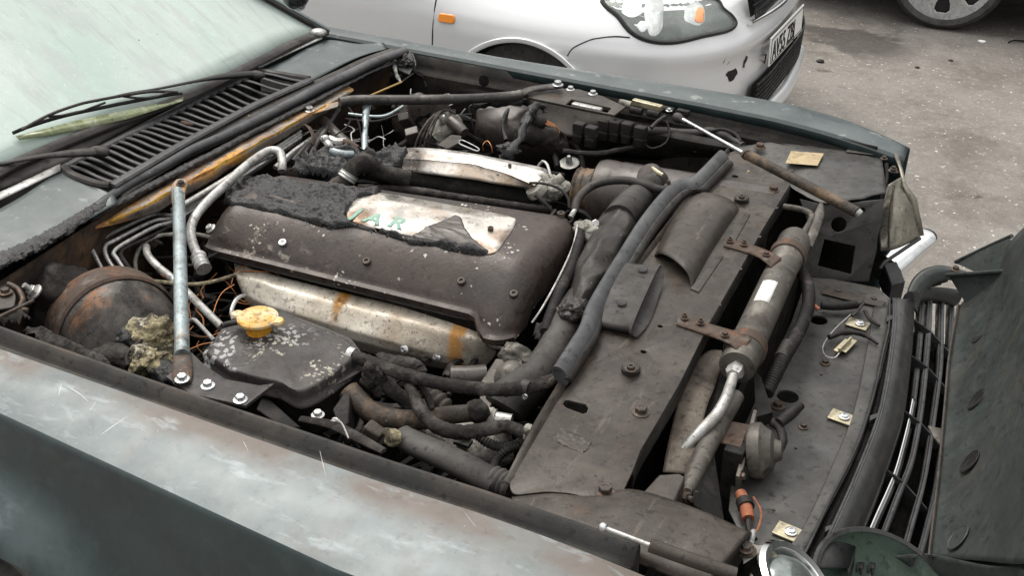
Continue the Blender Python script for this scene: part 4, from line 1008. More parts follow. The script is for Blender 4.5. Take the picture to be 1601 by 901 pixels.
mk('alternator', lump_bm(W(735, 690, .72), (.075, .05, .04), 40, .12, 4, 30), 'cast', CAR)
mk('olive_connector', box_bm(W(724, 690, .795), (.016, .012, .040), rot=Matrix.Rotation(R_(8), 3, 'Y')), 'olive', CAR, bevel=.002)
mk('olive_connector_clip', box_bm(W(724, 692, .798), (.026, .016, .006)), 'rubber', CAR, bevel=.001)
# air duct along the near side
tube('air_duct', [(625, 676, .85), (640, 690, .845), (700, 717, .845), (760, 748, .845), (778, 758, .845)], [.016, .021, .022, .022, .020], 'rubber', CAR, k=18, flat=(Z, .7), label='dark flat air duct beside the near wing')
tube('ribbed_boot', [(770, 750, .845), (785, 757, .845), (802, 766, .845)], [.017, .018, .017], 'rubber', CAR, k=18, corr=(.009, .003))
mk('foam_residue', lump_bm(W(612, 684, .86), (.014, .010, .014), 52, .35, 4, 60), 'foam', CAR)
mk('burnt_box', box_bm(W(584, 676, .84), (.028, .022, .02), rot=Matrix.Rotation(.4, 3, 'Y')), 'brownhose', CAR, bevel=.003)
tube('earth_lead', [(520, 655, .895), (534, 662, .90), (545, 686, .90)], .0012, 'alu', CAR, k=6)
tube('inner_wing_rail', [(470, 655, .86), (520, 665, .868), (560, 685, .872), (600, 706, .876)], [.006, .009, .009, .006], 'hose', CAR, flat=(Z, .5))
bolt(CAR, (497, 650, .86), r=.0065, m='alu'); bolt(CAR, (524, 661, .87), r=.005, m='alu')
mk('tank_bracket', prism_bm([(412, 616, .83), (400, 640, .83), (440, 668, .83), (470, 668, .83)], V((0, .02, -.06))), 'black', CAR, bevel=.002)
mk('bracket_arm', prism_bm([(520, 640, .84), (548, 600, .84), (545, 660, .84), (532, 672, .84)], V((0, .01, -.04))), 'black', CAR, bevel=.002)
# clutter: charred cables low in the bay
random.seed(11)
def clutter(name, xr, yr, zr, n, r, m='wires', L_=.16):
    bm = bmesh.new()
    for _ in range(n):
        p = V((random.uniform(*xr), random.uniform(*yr), random.uniform(*zr))); d = V((random.uniform(-1, 1), random.uniform(-1, 1), random.uniform(-.4, .4))).normalized()
        P = [p]
        for k in range(4):
            d = (d + V((random.uniform(-.7, .7), random.uniform(-.7, .7), random.uniform(-.4, .4)))).normalized(); q = P[-1] + d * L_ / 4
            q.z = min(q.z, zr[1]); P.append(q)
        tube_bm(P, random.uniform(*r), 6, 14, bm, wob=.3)
    return mk(name, bm, m, CAR)
clutter('wiring_harness', (-1.38, -1.24), (1.15, 1.9), (.66, .84), 46, (.002, .006))
clutter('wiring_harness', (-1.36, -1.16), (1.1, 1.42), (.55, .74), 40, (.002, .007))
clutter('wiring_harness', (-1.34, -1.0), (1.88, 2.24), (.66, .86), 60, (.002, .007))
clutter('wiring_harness', (-.95, -.62), (1.12, 1.42), (.52, .72), 60, (.003, .009))
clutter('wiring_harness', (-.95, -.55), (1.9, 2.2), (.60, .78), 36, (.003, .008))
clutter('frayed_wires', (-1.34, -1.2), (1.85, 2.2), (.74, .88), 26, (.0008, .0016), 'alu', .10)
clutter('frayed_wires', (-1.3, -1.15), (1.12, 1.4), (.70, .80), 24, (.0008, .0014), 'copper', .10)

# ================================================================== FRONT END OF THE BURNT CAR
# ---- radiator top panel
RP = [(1141, 240, .86), (1185, 226, .86), (1236, 248, .86), (1234, 290, .86), (1193, 357, .86), (1110, 503, .86), (1060, 604, .86), (1000, 706, .86), (988, 738, .86), (975, 766, .86), (962, 789, .86), (930, 783, .86), (893, 773, .86), (855, 770, .86), (803, 776, .86), (797, 760, .86), (868, 636, .86), (900, 590, .86), (1000, 420, .86)]
RAD = panel('radiator_top_panel', rounded(RP, .008, 3), [('c', (1149, 277, .86), .008), ('c', (1032, 512, .86), .0055), ('c', (1006, 552, .86), .006), [(882, 628, .86), (888, 627, .86), (917, 634, .86), (921, 640, .86), (918, 648, .86), (911, 650, .86), (884, 640, .86), (879, 634, .86)]], .0025, 'panel', CAR, label='brown-black panel over the radiator')
mk('panel_flange', sheet([[(1236, 250, .859), (1234, 290, .859), (1193, 358, .859), (1110, 504, .859), (1060, 605, .859), (1001, 706, .859), (988, 740, .859)], [*[W(x, y, .859) + V((.003, 0, -.006)) for x, y in ((1236, 250), (1234, 290), (1193, 358), (1110, 504), (1060, 605), (1001, 706), (988, 740))]], [W(x, y, .859) + V((.003, 0, -.030)) for x, y in ((1236, 250), (1234, 290), (1193, 358), (1110, 504), (1060, 605), (1001, 706), (988, 740))]], 50, 8), 'black', RAD, solid=.002)
mk('panel_flange', sheet([[W(1141, 240, .859), W(1000, 420, .859), W(868, 636, .859), W(797, 760, .859)], [W(1141, 240, .859) + V((-.006, 0, .01)), W(1000, 420, .859) + V((-.006, 0, .008)), W(868, 636, .859) + V((-.008, 0, .012)), W(797, 760, .859) + V((-.008, 0, .002))], [W(1141, 240, .859) + V((-.008, 0, -.02)), W(1000, 420, .859) + V((-.010, 0, -.02)), W(868, 636, .859) + V((-.012, 0, .0)), W(797, 760, .859) + V((-.012, 0, -.015))]], 50, 8), 'panel', RAD, solid=.002)
mk('radiator_core', box_bm(V((-.40, 1.66, .70)), (.05, 1.06, .27)), 'bay', CAR, bevel=.003)
# fins on the condenser: a ribbed face
bm = bmesh.new(); n_ = 260
vv_ = []
for i in range(n_ + 1):
    y = lerp(1.10, 2.2, i / n_); x = -.362 + (.004 if i % 2 else 0)
    vv_.append((bm.verts.new((x, y, .84)), bm.verts.new((x, y, .50))))
for a, b in zip(vv_, vv_[1:]): bm.faces.new((a[0], b[0], b[1], a[1]))
mk('condenser', bm, 'bay', CAR, smooth=False, label='black finned condenser face')
# hump over the inlet
hp = [
    [(1022, 401, .861), (1026, 398, .872), (1034, 396, .885), (1050, 403, .890), (1068, 418, .888), (1078, 432, .878), (1082, 452, .861)],
    [(1040, 360, .861), (1046, 356, .876), (1058, 352, .889), (1076, 358, .894), (1096, 372, .891), (1106, 386, .880), (1108, 404, .861)],
    [(1062, 325, .861), (1070, 320, .877), (1082, 316, .889), (1102, 320, .894), (1124, 334, .890), (1132, 346, .880), (1134, 362, .861)],
    [(1085, 304, .861), (1092, 302, .872), (1104, 302, .882), (1122, 306, .886), (1140, 316, .882), (1150, 326, .874), (1150, 338, .861)],
    [(1094, 301, .861), (1100, 301, .863), (1112, 302, .866), (1128, 306, .868), (1144, 313, .867), (1154, 324, .864), (1156, 332, .861)]]
mk('inlet_hump', sheet(hp, 22, 24), 'panel', CAR, solid=.002, label='raised half-round air inlet hump on the radiator panel')
panel('seam_strip', [(1166, 333, .8635), (1172, 336, .8635), (1146, 382, .8635), (1138, 377, .8635)], [], .001, 'panel', CAR)
panel('seam_strip', [(1124, 397, .8635), (1130, 401, .8635), (1092, 457, .8635), (1080, 452, .8635)], [], .001, 'panel', CAR)
for x, y, mm in ((1159, 314, 'rubber'), (986, 581, 'rubber')):
    o = mk('rubber_buffer', lathe_bm([(0, 0), (.0145, 0), (.015, .009), (.0125, .012), (0, .012)], W(x, y + 2, .861), Z, 28), mm, RAD)
    bolt(o, W(x, y - 3, .874), r=.0062, m='bolt', recess=True)
bolt(RAD, (1209, 298, .862), r=.0085, m='rust', name='bolt', label='rust-headed bolt at the far end of the panel')
bolt(RAD, (1002, 646, .862), r=.009, m='bolt'); bolt(RAD, (946, 771, .862), r=.009, m='bolt')
bolt(RAD, (1170, 269, .862), r=.003, m='label', washer=False)
crust('stuck_label', [(867, 679, .862), (882, 672, .862), (928, 692, .862), (914, 712, .862), (870, 694, .862)], CAR, m='panel', amp=.0012, res=.0022, fr=120, lift=.0012, edge=.002, drop=0, label='cracked melted label on the radiator panel')
# second lamp-side lip bolts
bolt(RAD, W(1041, 625, .845), n=V((1, 0, .2)), r=.006, m='rust'); bolt(RAD, W(1044, 640, .835), n=V((1, 0, .2)), r=.006, m='rust')
# ---- long rubber channel seal
ch = [(1131, 246, .882), (1100, 278, .882), (1086, 290, .882), (1066, 292, .884), (1045, 308, .884), (1010, 352, .884), (975, 408, .884), (945, 458, .884), (928, 490, .884), (918, 520, .884), (900, 550, .884), (876, 588, .884)]
mk('radiator_seal', tube_bm(ch, .0175, 20, 110, flat=(V((.8, 0, .6)), .62)), 'seal', CAR, label='long grey rubber seal across the radiator panel')
mk('seal_lip', sheet([[W(x + 6, y + 4, z + .001) for x, y, z in ch], [W(x + 13, y + 8, z - .006) for x, y, z in ch], [W(x + 14, y + 12, .866) for x, y, z in ch]], 90, 6), 'rubber', bpy.data.objects['radiator_seal'], solid=.003)
tube('coolant_stub', [(838, 606, .86), (856, 600, .862), (874, 590, .866)], .0075, 'brownhose', CAR)
# oval duct mouth standing on the panel
ov = [(1002, 418, .868), (1030, 414, .868), (1033, 428, .868), (1028, 452, .868), (1006, 508, .868), (996, 520, .868), (984, 522, .868), (956, 514, .868), (951, 500, .868), (956, 478, .868), (985, 435, .868)]
ov3 = cr(pts(ov), 60, closed=True)
oc = sum(ov3, V()) / len(ov3)
oax = V((.35, -.15, .5)).normalized()
ovm = [(985, 514), (989, 505), (1008, 460), (1024, 425), (1031, 418), (1034, 428), (1031, 445), (1012, 497), (999, 517), (992, 523)]
o1 = cr(pts([(956, 492, .874), (960, 512, .868), (986, 522, .868), (1000, 515, .870), (1012, 497, .870), (1032, 445, .872), (1033, 424, .876), (1028, 414, .880), (1002, 411, .890), (985, 438, .885)]), 60, closed=True)
# body: tapered lozenge from flat back face to open rim
rimA = cr(pts([(985, 517, .878), (988, 502, .886), (1007, 458, .894), (1023, 424, .895), (1030, 416, .892), (1034, 428, .882), (1031, 446, .874), (1014, 497, .868), (1000, 517, .868), (991, 524, .868)]), 60, closed=True)
rimB = [p + V((-.060, -.004, -.004)) for p in rimA]
rimI = [oc.lerp(p, 1) for p in rimA]
ca = sum(rimA, V()) / len(rimA)
bm = bmesh.new()
rg = []
for P, s in ((rimB, .80), (rimB, .97), (rimA, .98), (rimA, 1.06), (rimA, 1.04), (rimA, .90)):
    c_ = sum(P, V()) / len(P); rg.append([bm.verts.new(c_ + (p - c_) * s + (V((.004, 0, .0)) if s in (1.04,) else V())) for p in P])
c_ = sum(rimB, V()) / len(rimB)
rg.append([bm.verts.new(c_ + V((.012, 0, 0)) + (p - c_) * .80) for p in rimB])
for a, b in zip(rg, rg[1:]):
    for i in range(len(a)): j = (i + 1) % len(a); bm.faces.new((a[i], a[j], b[j], b[i]))
bm.faces.new(rg[0][::-1]); bm.faces.new(rg[-1])
DM = mk('duct_mouth', bm, 'rubber', CAR, auto=50, label='oval black duct mouth lying on the radiator panel')
for x, y in ((1005, 421), (972, 473)):
    mk('painted_duct_hole', lathe_bm([(0, .0006), (.0075, .0008), (.0085, 0), (0, -.002)], W(x, y, .898 if y < 450 else .893), V((-.05, -.2, 1)), 24), 'letter', DM)  # solid black disc paints the dark of an open hole
# ---- condensed foil duct: bellows, crumpled sleeve, radiator hose
tube('duct_bellows', [(1018, 290, .86), (1003, 305, .862), (985, 325, .865), (968, 345, .868)], [.024, .029, .031, .031], 'rubber', CAR, k=28, corr=(.0075, .0025), label='ribbed rubber duct behind the engine end')
def crumple(p, a, b):
    q = V((p.x * 17, p.y * 9, p.z * 17)); r_ = 1 - abs(noise.noise(q)) * 2; r2 = 1 - abs(noise.noise(q * 2.3 + V((5, 1, 0)))) * 2
    return p + V((0, -.002,   .012 * r_ + .004 * r2))
mk('foil_sleeve', sheet([
    [(958, 322, .835), (940, 345, .835), (915, 385, .835), (898, 430, .83), (888, 470, .825), (880, 500, .82)],
    [(962, 318, .862), (944, 342, .866), (922, 380, .868), (903, 425, .862), (893, 468, .852), (886, 500, .842)],
    [(978, 322, .874), (962, 350, .882), (940, 392, .884), (920, 436, .876), (905, 472, .866), (897, 502, .856)],
    [(996, 334, .866), (984, 362, .872), (964, 400, .874), (942, 440, .868), (922, 476, .856), (912, 504, .846)],
    [(1006, 344, .84), (996, 372, .84), (976, 408, .84), (954, 448, .835), (932, 482, .83), (920, 508, .825)]], 90, 40, fn=crumple), 'duct', CAR, solid=.0015, label='wide crumpled black foil duct', auto=180)
for q in range(3): pass
mk('foil_patch', lump_bm(W(899, 482, .868), (.024, .030, .016), 61, .3, 5, 60), 'duct', CAR)
tube('radiator_hose', [(908, 470, .838), (888, 505, .832), (870, 545, .825), (848, 580, .818), (825, 605, .81), (800, 625, .80), (790, 640, .79)], [.028, .030, .030, .031, .034, .037, .036], 'rubber', CAR, k=26, label='fat grey radiator hose')
mk('thermostat_housing', lump_bm(W(802, 592, .80), (.030, .030, .030), 71, .06, 4, 30), 'drier', CAR)
mk('water_pump', lump_bm(W(806, 556, .785), (.030, .020, .020), 72, .3, 4, 50), 'drier', CAR)
bolt(CAR, (878, 484, .855), r=.006); bolt(CAR, (822, 569, .835), r=.007); bolt(CAR, (808, 583, .83), r=.004, m='steel', washer=False)
# conduit beside the cam cover
tube('wiring_conduit', [(908, 350, .855), (905, 380, .858), (893, 420, .856), (876, 455, .852), (862, 490, .848), (852, 520, .842)], .0085, 'wires', CAR, k=12, corr=(.006, .0018), label='ribbed black conduit beside the cam cover')
tube('cover_edge_trim', [(903, 352, .868), (896, 385, .858), (876, 430, .842), (850, 478, .822), (832, 505, .800)], .0022, 'alu', CAR, k=8)
crust('burnt_residue', [(838, 498, .83), (856, 508, .835), (850, 530, .83), (838, 540, .82), (832, 520, .82)], CAR, m='wires', amp=.008, fr=60)
# alloy corner by the duct
mk('water_outlet', lump_bm(W(918, 362, .855), (.028, .022, .020), 81, .35, 4, 50), 'cast', CAR)
bolt(CAR, W(930, 350, .872), n=V((.4, -.5, .5)), r=.008, m='alu', washer=False)
# ---- air cleaner can and plumbing
sx_ = V((1, .10, 0)).normalized()
AC = mk('air_cleaner', lathe_bm([(0, -.02), (.066, -.02), (.076, -.014), (.080, 0), (.080, .02), (.0785, .03), (.080, .04), (.080, .36), (0, .36)], W(930, 292, .83) + V((0, .055, -.045)), sx_, 64), 'leather', CAR, label='brown air cleaner can')
mk('air_cleaner_neck', lathe_bm([(.050, -.05), (.054, -.045), (.050, -.038), (.054, -.03), (.050, -.022), (.056, -.012), (.056, 0)], W(922, 292, .83) + V((0, .05, -.04)), sx_, 40), 'brownhose', AC)
mk('can_outlet', lathe_bm([(0, -.03), (.028, -.03), (.028, .006), (.024, .012), (0, .013)], W(1016, 276, .872), V((-.3, -.5, .6)), 32), 'leather', AC)
tube('outlet_clip', [(1020, 263, .905), (1028, 269, .905), (1036, 274, .902)], .0045, 'brass', AC, k=8)
VP = tube('breather_pipe', [(898, 330, .862), (903, 312, .872), (920, 294, .882), (945, 284, .890), (980, 282, .894), (1010, 290, .892), (1035, 297, .888), (1048, 296, .886)], .0085, 'rubber', CAR, k=16, label='rubber breather pipe arched over the air cleaner')
mk('pipe_clip', lathe_bm([(.0085, -.006), (.0115, -.006), (.0115, .006), (.0085, .006)], W(1044, 296, .887), V((1, -.1, 0)), 20), 'rubber', VP)
bolt(VP, (1045, 288, .898), r=.004, washer=False, h=.008)
mk('pipe_ferrule', tube_bm([(892, 340, .855), (900, 326, .866)], .0055, 12), 'alu', VP)
TB = mk('throttle_body', lump_bm(W(855, 292, .865), (.045, .035, .028), 91, .28, 5, 34), 'cast', CAR, label='pale corroded throttle casting')
mk('throttle_boss', tube_bm([W(862, 290, .88), W(880, 276, .897)], .0095, 16), 'cast', TB)
mk('vacuum_cap', lathe_bm([(0, -.012), (.022, -.010), (.023, -.004), (.020, .006), (0, .010)], W(838, 296, .872), V((-.5, -.3, .8)), 24), 'cast', TB)
tube('throttle_cable', [(828, 286, .898), (850, 287, .902), (875, 295, .898), (888, 310, .888), (890, 325, .875)], .0028, 'wires', CAR, k=8)
tube('throttle_cable', [(838, 305, .885), (852, 318, .875), (862, 330, .86)], .0045, 'wires', CAR, k=8)
tube('cable_loop', [(840, 262, .885), (848, 252, .900), (856, 258, .902), (860, 272, .895), (866, 284, .885)], .0028, 'alu', CAR, k=8)
# charred sensor bundle standing behind the coil cover
tube('burnt_harness', [(792, 250, .865), (800, 238, .885), (812, 218, .900), (820, 196, .915), (828, 178, .925), (840, 166, .925), (850, 168, .915), (852, 176, .905)], [.014, .011, .009, .010, .011, .009, .007, .006], 'char', CAR, wob=.7, k=14, n=70, label='charred harness bundle standing upright')
mk('burnt_motor', tube_bm([W(800, 210, .87), W(830, 212, .87), W(868, 214, .86), W(874, 214, .86)], [.020, .023, .020, .012], 22, 30, wob=.25), 'hose', CAR, label='grey charred cylindrical motor')
mk('burnt_connector', tube_bm([W(828, 184, .905), W(842, 190, .900), W(850, 192, .896)], [.013, .016, .014], 18), 'wires', CAR)
for k in range(4): tube('bare_wire', [(848 + k, 186 + 2 * k, .90), (858, 190 + 2 * k, .90), (868 + k, 196 + k, .892), (875, 208, .88)], .0009, 'copper', CAR, k=6)
tube('bare_wire', [(756, 236, .86), (755, 226, .875), (762, 220, .88), (768, 228, .875), (770, 238, .862)], .0008, 'copper', CAR, k=6)
tube('burnt_harness', [(792, 220, .85), (786, 200, .86), (790, 180, .865), (800, 165, .87)], .005, 'char', CAR, wob=.4)
mk('burnt_residue', lump_bm(W(795, 235, .87), (.022, .014, .016), 93, .5, 5, 50), 'char', CAR)
tube('burnt_harness', [(740, 165, .89), (770, 160, .895), (800, 160, .895), (830, 158, .89)], .010, 'char', CAR, wob=.6, k=12, n=60)
# inner tower panel, grey-purple
mk('strut_tower', sheet([[(745, 168, .87), (790, 160, .88), (830, 168, .875), (880, 190, .865)], [(742, 210, .81), (785, 210, .83), (835, 220, .83), (890, 230, .82)], [(735, 260, .70), (785, 262, .72), (845, 262, .74), (905, 262, .74)], [(735, 300, .55), (790, 310, .58), (850, 300, .60), (915, 290, .62)]], 24, 20), 'leather', CAR, solid=.002)
mk('drain_cup', lathe_bm([(0, 0), (.0225, 0), (.0235, .003), (.019, .004), (.008, .003), (.007, .016), (.004, .022), (0, .022)], W(890, 256, .79), V((0, -.25, 1)), 32), 'alu', CAR)
tube('tower_rim', [(872, 262, .79), (868, 238, .80), (880, 226, .81), (898, 228, .81), (908, 245, .80), (912, 268, .78)], .007, 'black', CAR)
# second servo-like can and hydraulic unit at the back
ax2 = V((.75, -.55, .25)).normalized()
mk('vacuum_can', lathe_bm([(0, -.10), (.04, -.10), (.058, -.085), (.062, -.07), (.062, .02), (.058, .03), (0, .03)], W(668, 190, .83), ax2, 40), 'leather', CAR, label='brown-grey metal can behind the engine')
mk('can_top', tube_bm([W(655, 170, .875), W(655, 158, .895), W(658, 150, .90)], [.030, .024, .008], 22), 'leather', CAR)
HU = mk('hydraulic_unit', tube_bm([W(678, 218, .84), W(690, 205, .855), W(702, 196, .865), W(716, 190, .868)], [.020, .024, .026, .018], 18, 30, wob=.25), 'cast', CAR, label='grey alloy hydraulic unit with small ports')
for x, y, z in ((700, 178, .893), (692, 186, .89)): mk('unit_port', lathe_bm([(0, -.01), (.008, -.01), (.008, .006), (.005, .010), (0, .010)], W(x, y, z), V((.1, -.2, 1)), 16), 'alu', HU)
tube('unit_solenoid', [(706, 190, .885), (718, 200, .88), (726, 208, .874)], [.015, .014, .012], 'leather', CAR, k=18)
mk('lever', prism_bm(rounded([(684, 226, .89), (705, 210, .89), (722, 212, .89), (720, 222, .89), (700, 232, .89)], .006), V((0, 0, -.006))), 'panel', CAR, bevel=.001)
mk('pin', tube_bm(cr(pts([(721, 219, .895), (734, 224, .893), (748, 232, .889), (746, 236, .889), (730, 230, .891), (718, 224, .895)]), 40, closed=True), .0016, 6, raw=True), 'steel', CAR)
for k in range(4):
    tube('brake_pipe', [(648 + 7 * k, 232, .85), (656 + 6 * k, 210, .88), (672 + 4 * k, 186 - k, .905), (690 + 2 * k, 174 - k, .905), (712, 172 + 2 * k, .90)], .0026, 'wires' if k % 2 else 'bolt', CAR, k=8)
mk('relay_box', box_bm(W(636, 190, .86), (.026, .02, .05), rot=Matrix.Rotation(.7, 3, 'X') @ Matrix.Rotation(.5, 3, 'Z')), 'panel', CAR, bevel=.002)
mk('relay_box', box_bm(W(646, 212, .865), (.030, .022, .035), rot=Matrix.Rotation(.5, 3, 'X') @ Matrix.Rotation(.6, 3, 'Z')), 'leather', CAR, bevel=.002)
tube('melted_stay', [(573, 168, .905), (572, 180, .895), (571, 200, .88), (570, 236, .85)], [.009, .008, .007, .006], 'strut', CAR, wob=.5, k=10, label='blue-green streaked stay hanging below the far brace bar')
tube('brake_pipe', [(545, 178, .88), (580, 182, .88), (605, 180, .882), (630, 166, .89)], .0036, 'strut', CAR, k=8)
tube('brake_pipe', [(540, 186, .86), (585, 190, .865), (620, 180, .87), (650, 168, .88)], .0032, 'wires', CAR, k=8)
tube('burnt_cable', [(520, 214, .88), (540, 200, .885), (550, 185, .89)], .002, 'wires', CAR, k=6)
tube('burnt_cable', [(545, 168, .88), (560, 190, .87), (566, 222, .85)], .002, 'wires', CAR, k=6)
tube('sound_tube', [(505, 190, .87), (530, 215, .86), (560, 240, .85)], .014, 'leather', CAR)
tube('yellow_rod', [(575, 151, .90), (600, 140, .91), (628, 128, .918)], .0022, 'yellowwire', CAR, k=8)
tube('burnt_cable', [(628, 128, .918), (636, 122, .915), (646, 115, .905)], .0016, 'wires', CAR, k=6)
# burnt catch at the far rear corner
mk('bonnet_catch', lump_bm(W(632, 100, .905), (.024, .020, .022), 101, .5, 5, 60), 'char', CAR, label='burnt catch hanging at the far rear corner')
tube('catch_spring', [(620, 92, .91), (618, 108, .90), (622, 120, .885), (626, 128, .88)], [.006, .005, .006, .003], 'alu', CAR, k=8, wob=.5)
tube('catch_spring', [(645, 84, .915), (650, 100, .905), (648, 112, .89), (662, 122, .87), (666, 136, .85)], .0025, 'char', CAR, k=8)
panel('catch_plate', [(622, 86, .915), (640, 80, .915), (650, 96, .905), (640, 116, .895), (624, 112, .895)], [], .004, 'char', CAR)
for x, y in ((757, 126), (718, 200)): mk('panel_hole', lathe_bm([(0, 0), (.012, 0), (.014, .002), (0, .003)], WY(x, y, 2.281), V((0, -1, .1)), 20), 'bay', CAR)
# pipes along the rear, under the deflector
for k in range(5):
    tube('heater_pipe', [(430 + 14 * k, 262 - 5 * k, .86), (455 + 10 * k, 240 - 4 * k, .868), (480 + 8 * k, 222 - 6 * k, .872), (506 + 6 * k, 203 - 8 * k, .87)], .0055, ['alu', 'char', 'strutdark', 'char', 'strutdark'][k], CAR, k=10)
mk('rust_bracket', tube_bm([(474, 200, .895), (482, 198, .90), (490, 212, .89), (488, 226, .88)], [.008, .010, .009, .006], 12, flat=(V((1, 0, .3)), .3)), 'rust', CAR)

# ---- relay row and connectors on the far side
for i, (x, y) in enumerate([(906, 200), (925, 206), (945, 195), (962, 197), (981, 200), (1002, 206)]):
    rb = mk('relay', box_bm(W(x, y, .882), (.026, .022, .026), rot=Matrix.Rotation(R_(-6), 3, 'Z')), 'wires' if i < 2 else 'black', CAR, bevel=.0025)
    mk('relay_base', box_bm(W(x - 2, y + 17, .858), (.024, .018, .024), rot=Matrix.Rotation(R_(-6), 3, 'Z')), 'bay', rb, bevel=.004)
mk('relay_rail', box_bm(W(958, 212, .852), (.17, .006, .02), rot=Matrix.Rotation(R_(-8), 3, 'Z')), 'black', CAR, bevel=.001)
cn = mk('connector_block', box_bm(W(1012, 164, .905), (.075, .016, .014), rot=Matrix.Rotation(R_(-9), 3, 'Z')), 'brass', CAR, bevel=.002)
for x, y in ((978, 162), (995, 173), (1022, 178), (1045, 172)):
    mk('connector_plug', tube_bm([W(x - 9, y - 2, .895), W(x + 9, y + 2, .895)], .0085, 10), 'cast' if x < 990 else 'black', cn)
bolt(cn, (1046, 173, .912), r=.005, m='steel')
tube('connector_lead', [(1018, 200, .88), (1028, 190, .89), (1040, 182, .895)], .0045, 'rubber', CAR)
tube('earth_lead', [(1042, 190, .88), (1047, 206, .87), (1040, 224, .85), (1020, 232, .845), (1008, 226, .85)], .0022, 'wires', CAR, k=8)
mk('relay', box_bm(W(1068, 176, .90), (.030, .014, .014), rot=Matrix.Rotation(R_(-8), 3, 'Z')), 'black', CAR, bevel=.002)
tube('loom', [(1012, 205, .862), (1060, 207, .862), (1090, 208, .864), (1110, 205, .868), (1130, 212, .866), (1150, 222, .862), (1162, 228, .862)], .0095, 'rubber', CAR, k=12, wob=.25)
tube('loom', [(1110, 205, .875), (1130, 202, .878), (1150, 210, .874), (1158, 222, .868)], .004, 'wires', CAR, k=8)
tube('loom', [(880, 236, .85), (930, 240, .84), (980, 232, .84), (1005, 228, .845)], .006, 'wires', CAR, k=8, wob=.4)
bolt(CAR, W(1087, 234, .83), n=V((0, -1, .2)), r=.006, m='rust', washer=False)
mk('far_shelf', sheet([[(955, 182, .868), (1020, 196, .868), (1090, 212, .868), (1170, 228, .866)], [(955, 205, .85), (1020, 215, .85), (1090, 228, .85), (1165, 240, .85)], [(955, 245, .78), (1020, 250, .78), (1090, 255, .78), (1150, 262, .78)]], 24, 8), 'black', CAR, solid=.002)
mk('wing_stamping', tube_bm([(1140, 196, .848), (1150, 198, .848), (1160, 203, .848)], [.010, .014, .010], 14, flat=(V((0, 1, 0)), .4)), 'black', CAR)

# ---- gas struts (the bonnet has been freed from them)
gs = mk('gas_strut', tube_bm([(1168, 243, .935), (1180, 248, .932), (1340, 332, .905)], .0105, 18, 12), 'brownhose', CAR, label='far gas strut lying loose over the headlamp panel')
mk('strut_rod', tube_bm([(1068, 187, .925), (1169, 243, .930)], .0042, 12, 6), 'steel', gs)
mk('strut_socket', lathe_bm([(0, -.012), (.010, -.011), (.012, -.003), (.010, .006), (.006, .012), (.005, .028), (0, .028)], W(1061, 185, .922), (W(1080, 196, .922) - W(1061, 185, .922)), 20), 'rubber', gs)
mk('strut_socket', tube_bm([(1328, 326, .905), (1340, 332, .903), (1345, 336, .90)], [.0085, .0095, .008], 12), 'alu', gs)
gn = mk('gas_strut', tube_bm([(1016, 853, .935), (1080, 876, .925), (1150, 899, .915)], .0082, 16, 12), 'panel', CAR, label='near gas strut along the wing')
mk('strut_rod', tube_bm([(945, 826, .935), (1016, 853, .935)], .0028, 12, 6), 'alu', gn)
mk('strut_socket', lump_bm(W(943, 825, .935), .0058, 2, .05, 3), 'steel', gn)

# ---- near corner: inner wing top plate, strap, tower
mk('inner_wing_top', sheet([[(800, 778, .872), (860, 772, .868), (925, 776, .865), (985, 765, .862), (1060, 786, .864), (1130, 812, .862), (1172, 832, .855)], [(810, 800, .874), (870, 800, .876), (930, 805, .877), (985, 800, .878), (1045, 815, .880), (1105, 840, .876), (1150, 860, .870)], [(830, 822, .872), (890, 832, .875), (950, 842, .877), (1000, 858, .878), (1040, 872, .876), (1080, 888, .872), (1115, 902, .866)], [(838, 832, .86), (900, 850, .862), (960, 868, .864), (1005, 885, .864), (1040, 900, .862), (1075, 915, .858), (1105, 928, .85)]], 40, 18, fn=lambda p, a, b: p + V((0, 0, .0015 * fbm(p * 18, 2)))), 'panel', CAR, solid=.002, label='brown-black inner wing plate at the near front corner')
mk('inner_wing_edge', sheet([[(1172, 832, .855), (1150, 860, .870), (1115, 902, .866)], [(1176, 834, .82), (1156, 868, .82), (1125, 910, .82)], [(1178, 838, .74), (1160, 876, .74), (1130, 930, .74)]], 12, 8), 'black', CAR, solid=.002)
mk('bracket_block', prism_bm([(1030, 742, .85), (1062, 740, .85), (1072, 746, .85), (1052, 792, .85), (1005, 770, .85)], V((0, 0, -.05))), 'panel', CAR, bevel=.003)
# curved sheet (fan cowl side) seen on edge
mk('cowl_ring', sheet([[(1128, 548, .80), (1108, 549, .80), (1082, 572, .80), (1064, 615, .798), (1052, 660, .795), (1043, 700, .79), (1036, 738, .78)],
    [(1134, 556, .80), (1118, 562, .80), (1100, 588, .80), (1084, 625, .80), (1074, 665, .797), (1068, 705, .79), (1062, 740, .78)],
    [(1140, 566, .796), (1128, 576, .796), (1118, 604, .796), (1104, 640, .796), (1098, 672, .792), (1096, 708, .785), (1092, 745, .775)]], 40, 10), 'cowlbrown', CAR, solid=.0022, label='curved brown sheet ring below the drier')
mk('dark_fin', prism_bm([(1096, 600, .79), (1130, 560, .80), (1140, 600, .79), (1100, 668, .77)], V((.004, 0, -.01))), 'black', CAR)
mk('dark_fin', prism_bm([(1178, 575, .80), (1190, 590, .80), (1208, 645, .78), (1182, 652, .78)], V((.004, 0, -.02))), 'black', CAR)
mk('dark_fin', prism_bm([(1115, 700, .78), (1080, 740, .80), (1085, 790, .80), (1133, 822, .76)], V((.004, 0, -.02))), 'black', CAR)
